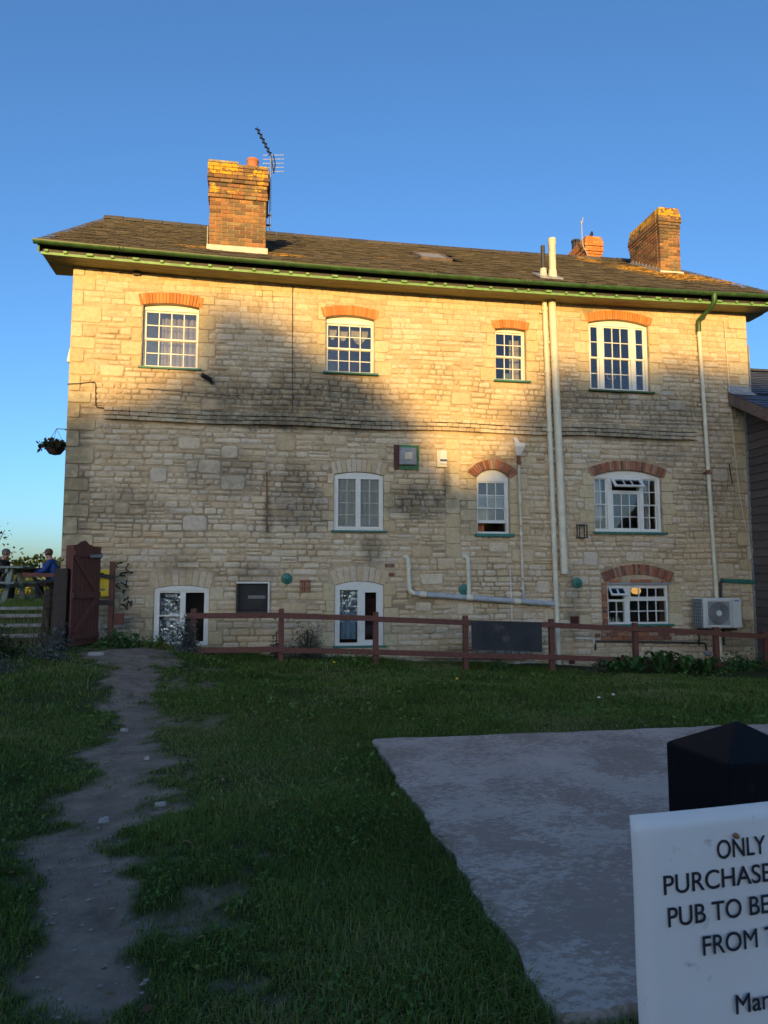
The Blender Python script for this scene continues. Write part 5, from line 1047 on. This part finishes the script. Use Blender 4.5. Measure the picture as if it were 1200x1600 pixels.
def text(s,u,v,size,width):
    """lettering printed on the sheet: baseline start u,v from the top left corner"""
    cu=bpy.data.curves.new('t','FONT'); cu.body=s; cu.size=size; cu.extrude=.0002; cu.bevel_depth=.00018; cu.bevel_resolution=0;  ob=bpy.data.objects.new('t',cu); COL.objects.link(ob)
    bpy.context.view_layer.update(); me=bpy.data.meshes.new_from_object(ob.evaluated_get(bpy.context.evaluated_depsgraph_get())); bpy.data.objects.remove(ob)
    up_=Vector((-.012,0,.9999)); x0=min(q.co.x for q in me.vertices); xs=width/(max(q.co.x for q in me.vertices)-x0)
    for vtx in me.vertices:
        q=S0+SU*(u+(vtx.co.x-x0)*xs)-up_*v+up_*vtx.co.y+SN*(.0032+vtx.co.z); vtx.co=q-S0
    me.materials.clear(); me.materials.append(M['ink']); o=bpy.data.objects.new('lettering',me); place(o,sg,S0); o['label']='black lettering '+s
for a in (('ONLY',.1035,.0535,.028,.0635),('PURCHASE',.0350,.0832,.028,.1375),('PUB TO BE',.0385,.116,.028,.1295),('FROM T',.0795,.1497,.028,.0955),('Man',.1168,.214,.028,.0455)): text(*a)
for (u,v,r_) in ((.126,.030,.0032),(.205,.16,.009)):
    q=sp(u,v,.006); e=MB(); e.lathe(q,[(r_,0),(r_*.9,-.003),(r_*.3,-.004)],12,'y'); e.build('drawing_pin','rust' if r_<.005 else 'cream',sg)
# ---------------------------------------------------------------- plants
def shrub(name,c,rx,ry,h,n,size,mat,label,stems=8,cat='shrub',seed=1,aspect=1.8,up=.3,base=.0,group=None):
    r=np.random.default_rng(seed); z0=G(c[0],c[1]); t=empty(name,(c[0],c[1],z0),label,cat,group)
    th=r.random(n)*6.283; s=r.random(n)**.55; ph=np.arccos(1-r.random(n)); 
    lump=1+.28*np.sin(th*3+seed)+.2*np.sin(ph*5+th*2)
    P=np.stack([c[0]+rx*s*lump*np.cos(th)*np.sin(ph),c[1]+ry*s*lump*np.sin(th)*np.sin(ph),z0+base+h*s*lump*np.cos(ph)],1)
    V,F,T_=leafcloud(P,size,aspect,up,seed); npmesh('foliage',V,F,mat,T_,t)
    e=MB()
    for k in range(stems):
        a=r.random()*6.283; q=r.random()*.7; e.tube([(c[0]+.03*math.cos(a),c[1]+.03*math.sin(a),z0-.05),(c[0]+rx*q*.5*math.cos(a),c[1]+ry*q*.5*math.sin(a),z0+base+h*.45),(c[0]+rx*q*math.cos(a),c[1]+ry*q*math.sin(a),z0+base+h*.9)],[.008,.006,.003],5)
    e.build('stems','bark',t); return t
def bigleaf(name,c,n,L,w,mat,label,seed,h=.25,cat='plant',group=None):
    """rosette of long broad leaves"""
    r=random.Random(seed); z0=G(c[0],c[1]); t=empty(name,(c[0],c[1],z0),label,cat,group)
    for k in range(n):
        a=r.uniform(0,6.283); l=L*r.uniform(.6,1.15); ww=w*r.uniform(.7,1.1); rise=h*r.uniform(.5,1.4); d=Vector((math.cos(a),math.sin(a),0)); s=Vector((-d.y,d.x,0)); q0=Vector((c[0]+r.uniform(-.1,.1),c[1]+r.uniform(-.06,.06),z0)); e=MB(); vs=[]
        for i in range(7):
            u=i/6; z=rise*math.sin(u*2.3)+(-.12*u*u*L); wd=ww*math.sin(min(1,.12+u*.9)*math.pi)**.7*(0.25 if i==0 else 1); q=q0+d*l*u+Vector((0,0,z+.02)); tw=r.uniform(-.01,.01)
            vs+=[tuple(q-s*wd/2+Vector((0,0,.012+tw))),tuple(q),tuple(q+s*wd/2+Vector((0,0,.012-tw)))]
        e.add(vs,[f for i in range(6) for f in ((i*3,i*3+1,i*3+4,i*3+3),(i*3+1,i*3+2,i*3+5,i*3+4))],r.random()); e.build('leaf',mat,t,smooth=True)
    return t
shrub('grey_shrub',(2.2,-.98),.2,.16,.55,1500,.05,'bluegreyleaf','blue-grey leafy shrub at the first fence post',10,seed=3,aspect=3)
shrub('bushy_shrub',(4.15,-.42),.34,.2,.55,1700,.05,'shrubleaf','loose olive shrub between fence and wall by the foil window',14,seed=4,aspect=2.6)
shrub('thin_shrub',(3.62,-.45),.15,.1,.55,360,.05,'shrubleaf','thin straggly shrub behind the second fence post',6,seed=5)
dk=[(9.4,-1.30,'leftmost dock clump in front of the fence below the dark vent'),(9.75,-1.25,'broad-leaved dock clump below the kitchen window'),(10.25,-1.22,'tall dock clump at the sixth fence post'),(10.65,-1.25,'dock clump right of the kitchen fence post'),(11.0,-1.3,'low dock clump left of the air-conditioning unit')]
for k,(x,y,lab) in enumerate(dk): bigleaf('dock_plant',(x,y),18,.30 if k not in (2,) else .36,.13,'dock',lab,40+k,h=.30 if k==2 else .22,group='dock plants along the fence')
shrub('low_bush',(11.9,-1.15),.55,.25,.30,900,.05,'dock','low dark green bush under the air-conditioning unit',8,seed=8,aspect=1.6); shrub('low_bush',(12.9,-1.2),.6,.3,.28,900,.05,'dock','low dark green bush at the outbuilding corner',8,seed=9,aspect=1.6)
shrub('weed_clump',(7.35,-1.0),.22,.15,.22,220,.05,'dock','small weed clump under the black board',5,cat='plant',seed=10); shrub('weed_clump',(9.2,-1.0),.2,.15,.25,200,.05,'shrubleaf','grey weed clump beside the white soil pipe foot',5,cat='plant',seed=11); shrub('weed_clump',(4.9,-1.05),.4,.2,.18,300,.05,'weed','weed clump between second and third fence posts',5,cat='plant',seed=12)
shrub('nettle_patch',(1.15,-.85),.42,.25,.26,800,.055,'dock','dark green nettles between gate and path head',10,cat='plant',seed=13); shrub('nettle_patch',(1.75,-.65),.35,.2,.2,400,.05,'grass','rough green growth in front of the first low window',6,cat='plant',seed=14)
shrub('sage_bush',(.42,-1.45),.16,.14,.34,320,.06,'bluegreyleaf','pale blue-green bush at the foot of the gate',8,seed=15); shrub('lavender_bush',(.45,-2.2),.28,.2,.24,420,.05,'bluegreyleaf','grey lavender mound left of the path head',10,seed=16,aspect=3); shrub('dark_bush',(-.25,-2.2),.45,.3,.42,900,.055,'darkleaf','dark bush at the left edge below the steps',10,seed=17); shrub('yellow_bush',(-.55,-2.8),.3,.3,.30,300,.05,'yellowleaf','yellow-flowering bush cut by the left edge',6,seed=18); shrub('bronze_bush',(.10,-2.95),.26,.22,.2,300,.05,'bluegreyleaf','low grey striped-leaf plant at the left edge',6,cat='plant',seed=19,aspect=3.4)
shrub('tangled_bush',(.12,-.75),.2,.16,1.0,500,.05,'oldwood' if False else 'darkleaf','tangle of dead growth round the thick post',14,seed=20,aspect=2.4)
r=random.Random(3)
for k,(cx_,cy_,lab) in enumerate(((.0,-1.7,'dry pale stalks in front of the steps'),(.28,-2.0,'dry pale stalks beside the grey lavender'),(-.3,-1.5,'dry pale stalks at the left edge'))):
    e=MB()
    for _ in range(26):
        x,y=cx_+r.uniform(-.18,.18),cy_+r.uniform(-.15,.15); z=G(x,y); h=r.uniform(.25,.7); lx,ly=r.uniform(-.14,.14),r.uniform(-.1,.1); e.tube([(x,y,z-.02),(x+lx*.4,y+ly*.4,z+h*.6),(x+lx,y+ly,z+h)],[.004,.003,.0015],4)
    tag(e.build('dry_stalks','dryleaf'),lab,'plant','dry stalks by the gate')
# broad-leaved weeds in the lawn
r=np.random.default_rng(31); n=11000; X=r.uniform(1.5,12.5,n); Y=r.uniform(-8.0,-1.2,n)
k=(bare(X,Y)<.25)&~((X>SX0-.05)&(Y<SY1+.06)&(Y>SY0))&(vn(X,Y,1.3,21)>.52); X,Y=X[k],Y[k]; P=np.stack([X,Y,gz(X,Y)+.03+.03*r.random(len(X))],1); V,F,T_=leafcloud(P,.042*(1-.4*np.clip((-Y-5)/3,0,1)),1.4,1.2,32); tag(npmesh('lawn_weeds',V,F,'weed',T_),'patches of broad-leaved weeds spread through the lawn','weeds',kind='stuff')
# yellow and white flower heads
for (x,y,mt,lab) in ((4.5,-1.5,'yellow','single yellow dandelion near the third fence post'),(6.05,-3.1,'yellow','yellow dandelion in mid lawn'),(7.6,-4.2,'white','left one of two white clover heads in the lawn'),(7.85,-4.1,'white','right one of two white clover heads in the lawn')):
    z=G(x,y); t=empty('flower',(x,y,z),lab,'flower'); MB().tube([(x,y,z-.01),(x,y,z+.09)],.003,5).build('stalk','weed',t); e=MB(); e.lathe((x,y,z+.09),[(.004,-.008),(.022,0),(.020,.012),(.004,.018)],10); e.build('head',mt,t)
r=np.random.default_rng(37); n=26000; X=r.uniform(1.8,6.5,n); Y=r.uniform(-11.2,-5.5,n); k=(bare(X,Y)<.2)&~((X>SX0-.05)&(Y<SY1+.05)&(Y>SY0))&(vn(X,Y,1.9,23)>.60); X,Y=X[k],Y[k]; V,F,T_=leafcloud(np.stack([X,Y,gz(X,Y)+.02+.035*r.random(len(X))],1),.018,1.15,1.5,38); tag(npmesh('clover_patches',V,F,'weed',T_*.7),'small-leaved clover patches in the near grass','clover',kind='stuff')
r=np.random.default_rng(35); n=420; X=r.uniform(1.6,7.5,n); Y=r.uniform(-10.6,-1.5,n); k=~((X>SX0+.25)&(Y<SY1-.25)&(Y>SY0)); X,Y=X[k],Y[k]; V,F,T_=leafcloud(np.stack([X,Y,gz(X,Y)+.03],1),.032,1.5,2.,36); tag(npmesh('leaf_litter',V,F,'deadleaf',T_),'brown dead leaves scattered over lawn and path','leaves',kind='stuff')
# stones on the path
for (x,y,s,lab) in ((2.40,-7.87,.045,'pale flat stone in the middle of the path'),(2.46,-6.6,.035,'grey stone higher up the path'),(2.10,-5.6,.04,'flat pale stone at the path edge'),(.98,-1.62,.14,'broad flat stone at the head of the path'),(2.72,-7.7,.06,'grey stone half sunk at the right edge of the path')):
    z=G(x,y); rr=random.Random(int(x*1000)); e=MB(); nn=7; ang=[k*6.283/nn+rr.uniform(-.2,.2) for k in range(nn)]; rad=[s*rr.uniform(.6,1.1) for _ in range(nn)]
    e.add([(x+q*math.cos(a),y+q*.6*math.sin(a),z-.02) for a,q in zip(ang,rad)]+[(x+q*.8*math.cos(a),y+q*.5*math.sin(a),z+s*.22+rr.uniform(0,.006)) for a,q in zip(ang,rad)],[tuple(range(nn,2*nn))]+[(k,(k+1)%nn,(k+1)%nn+nn,k+nn) for k in range(nn)]); tag(e.build('path_stone','pebble'),lab,'stone','loose stones on the path')
r=np.random.default_rng(77); pb=MB()
for _ in range(900):
    y=r.uniform(-10.6,-1.2); cx_=np.interp(y,PATHC[::-1,1],PATHC[::-1,0]); x=cx_+r.normal()*.22; z=G(x,y); s=.003+.011*r.random()**4; pb.add([(x-s,y-s*.8,z-.006),(x+s,y-s*.6,z-.006),(x+s*.7,y+s,z-.006),(x-s*.8,y+s*.7,z-.006),(x,y,z+s*.5-.008)],[(0,1,4),(1,2,4),(2,3,4),(3,0,4)])
tag(pb.build('path_grit','grit'),'small grit scattered over the trodden path','grit',kind='stuff')
# ---------------------------------------------------------------- grass
def blades(name,n,dmin,dmax,hw,hl,seed,label):
    r=np.random.default_rng(seed); d=np.sqrt(r.uniform(dmin**2,dmax**2,n)); a=YAW+r.uniform(-R(37),R(37),n); X=3.365+d*np.sin(a); Y=-12.8+d*np.cos(a)
    ok=(Y<-.05)&~((X>SX0+.03)&(X<SX1)&(Y<SY1-.02)&(Y>SY0+.03))&(X>-3)&(X<13.0)
    ok&=~((X>SX0-.0)&(Y<SY1-.0)&(Y>SY0+.0)&(r.random(n)<.75))
    b=bare(X,Y); ok&=r.random(n)>np.clip((b-.05)*1.35,0,.99)
    ok&=r.random(n)<.45+.8*vn(X,Y,1.1,41)
    X,Y=X[ok],Y[ok]; n=len(X); Z=gz(X,Y)-.01; thin=np.clip(1-b[ok]*1.1,.35,1)
    edge=np.exp(-np.maximum(0,np.abs(X-SX0+.05))/.12)*((Y<SY1)&(Y>SY0)) + np.exp(-np.maximum(0,-.9-Y)/.35)*.25*(Y>-2)
    L=hl*(.45+.9*r.random(n))*(.6+.8*vn(X,Y,.8,43))*thin*(1+.7*edge); w=hw*(.7+.6*r.random(n)); th=r.random(n)*6.283; ph=r.random(n)*6.283; bend=L*(.25+.7*r.random(n))
    bend=bend*(1+.3*edge); cth,sth=np.cos(th),np.sin(th); sx,sy=-sth*w/2,cth*w/2; bx,by=cth*bend,sth*bend
    v0=np.stack([X-sx,Y-sy,Z],1); v1=np.stack([X+sx,Y+sy,Z],1); v2=np.stack([X+sx*.75+bx*.3,Y+sy*.75+by*.3,Z+L*.62],1); v3=np.stack([X-sx*.75+bx*.3,Y-sy*.75+by*.3,Z+L*.62],1); v4=np.stack([X+bx,Y+by,Z+L*.95*(1-.35*bend/np.maximum(L,1e-4))],1)
    V=np.stack([v0,v1,v2,v3,v4],1).reshape(-1,3); i=np.arange(n)*5; tn=np.clip(.0+.55*vn(X,Y,.6,44)+.45*(vn(X,Y,2.2,45)-.5)+.28*r.random(n)+.35*r.random(n)*(r.random(n)<.3)+.6*(r.random(n)<.06),0,.995)
    o=npmesh(name,V,[np.stack([i,i+1,i+2,i+3],1),np.stack([i+3,i+2,i+4],1)],'grass',np.repeat(tn,5)); tag(o,label,'grass',kind='stuff'); return o
blades('lawn_grass',210000,1.9,5.2,.0040,.056,51,'rough dark grass in the foreground beside the path and slab')
blades('lawn_grass',190000,5.2,8.2,.0058,.054,52,'short green grass in mid lawn beyond the slab')
blades('lawn_grass',170000,8.2,13.2,.0085,.07,53,'rough grass along the foot of the fence')
r=np.random.default_rng(61); n=9000; X=r.uniform(-5,-.2,n); Y=r.uniform(-.5,3,n); Z=np.where(Y<-.25,.61,np.where(Y<.12,.75,np.where(Y<.47,.89,np.where(Y<.9,1.0,TZ)))); L=.05+.12*r.random(n)*(vn(X,Y,2,3)); th=r.random(n)*6.283; w=.006; bx,by=np.cos(th)*L*.5,np.sin(th)*L*.5
V=np.stack([np.stack([X-.006,Y,Z-.02],1),np.stack([X+.006,Y,Z-.02],1),np.stack([X+bx,Y+by,Z+L*1.3],1)],1).reshape(-1,3); i=np.arange(n)*3; tag(npmesh('terrace_grass',V,[np.stack([i,i+1,i+2],1)],'grass',np.repeat(r.random(n)*.7,3)),'grass growing over the garden steps at left','grass',kind='stuff')
# ---------------------------------------------------------------- hedge and tree beyond the terrace
def hedge(name,x0,x1,y,dep,h,n,size,mat,label,z0=0.,seed=1,kind=None,cat='hedge',axis='x'):
    r=np.random.default_rng(seed); t=empty(name,((x0+x1)/2,y,z0),label,cat); u=r.uniform(x0,x1,n); top=h*(.80+.35*vn(u,u*0,.9,seed)+.12*vn(u,u*0,3.1,seed)); v=r.uniform(-dep,dep,n); z=z0+top*(1-r.random(n)**1.6*1.0)*(1-.25*(v/dep)**2)
    P=np.stack([u,y+v,z],1) if axis=='x' else np.stack([y+v,u,z],1); V,F,T_=leafcloud(P,size,1.5,.2,seed); npmesh('foliage',V,F,mat,T_,t); e=MB()
    for k in range(int((x1-x0)/.8)):
        q=x0+.4+k*.8; c=(q,y) if axis=='x' else (y,q); e.tube([(c[0],c[1],z0-.1),(c[0]+.05,c[1],z0+h*.7)],[.03,.012],5)
    e.build('stems','bark',t); return t
hedge('hedge',-12,-1.0,13,.6,1.35,5200,.14,'hedgeleaf','sunlit yellow-green hedge beyond the picnic tables',TZ-.1,3)
def tree(name,c,zt,rx,n,size,mat,label,z0,seed,trunk=.12):
    r=np.random.default_rng(seed); t=empty(name,(c[0],c[1],z0),label,'tree'); hc=z0+(zt-z0)*.62; rz_=(zt-z0)*.40; e=MB(); e.tube([(c[0],c[1],z0-.2),(c[0]+.1,c[1],z0+(zt-z0)*.3),(c[0]-.05,c[1]+.1,z0+(zt-z0)*.75)],[trunk,trunk*.75,trunk*.3],8); e.build('trunk','bark',t); e=MB(); tips=[]
    for k in range(26):
        th=r.random()*6.283; ph=r.uniform(.25,1.9); q=np.array([c[0]+rx*math.cos(th)*math.sin(ph),c[1]+rx*math.sin(th)*math.sin(ph),hc+rz_*math.cos(ph)]); b=np.array([c[0],c[1],z0+(zt-z0)*r.uniform(.3,.6)]); e.tube([tuple(b),tuple(b+(q-b)*.5+r.normal(size=3)*.12),tuple(q)],[trunk*.3,trunk*.16,.008],5); tips.append((b,q))
    e.build('limbs','bark',t); P=[]
    for k in range(n): b,q=tips[r.integers(len(tips))]; s=r.uniform(.45,1.05); P.append(b+(q-b)*s+r.normal(size=3)*rx*.13)
    V,F,T_=leafcloud(np.array(P),size,1.6,.2,seed); npmesh('crown',V,F,mat,T_,t); return t
tree('small_tree',(-5.0,9.0),3.5,1.35,1500,.10,'darkleaf','sparse dark tree whose twigs reach in at the left edge',TZ-.1,5)
# wood behind the viewer: it shades the lawn and the lower wall at this hour
SKY=np.array([(-4.8,2.0),(-4.0,3.8),(-1.5,3.9),(.1,4.1),(1.0,4.3),(1.9,4.6),(2.3,5.1),(2.55,5.9),(2.9,6.15),(3.4,6.0),(4.1,5.6),(5,5.1),(5.8,4.5),(6.3,3.7),(6.8,3.05),(7.5,3.0),(8.2,3.7),(8.7,4.8),(9.3,5.4),(10,5.25),(11.3,5.5),(12,5.6),(13.1,5.4),(16,5.7),(24,6.2),(40,6.5)])
WD=72.; dx_=-WD*math.tan(SUN_AZ); dz_=WD*math.tan(SUN_EL)/math.cos(SUN_AZ)
wt=MB(); xs=np.arange(-4.8,40,.35); pr=[(x+dx_,np.interp(x,SKY[:,0],SKY[:,1])+dz_-.35+random.uniform(-.15,.1)) for x in xs]
wt.prism([(pr[0][0],-1)]+pr+[(pr[-1][0],-1)],-WD-.9,-WD+.9); wo=wt.build('wood','darkleaf',kind='stuff'); tag(wo,'dark wood behind the viewer that shades the lawn','wood')
r=np.random.default_rng(91); n=26000; u=r.uniform(-5.2,40,n); v=np.interp(u,SKY[:,0],SKY[:,1])+dz_+.15-np.abs(r.normal(size=n))*.6; P=np.stack([u+dx_,-WD+r.uniform(-1.6,1.6,n),v],1); V,F,T_=leafcloud(P,.22,1.4,.2,92); tag(npmesh('wood_leaves',V,F,'darkleaf',T_),'leafy crowns of the wood behind the viewer','wood',kind='stuff')
hedge('added_shade_hedge',-6,13,-16.2,.9,1.9,9000,.16,'darkleaf','unseen dark hedge added behind the viewer to shade the foreground',0,21)  # unseen hedge added to block sky light and darken the near ground
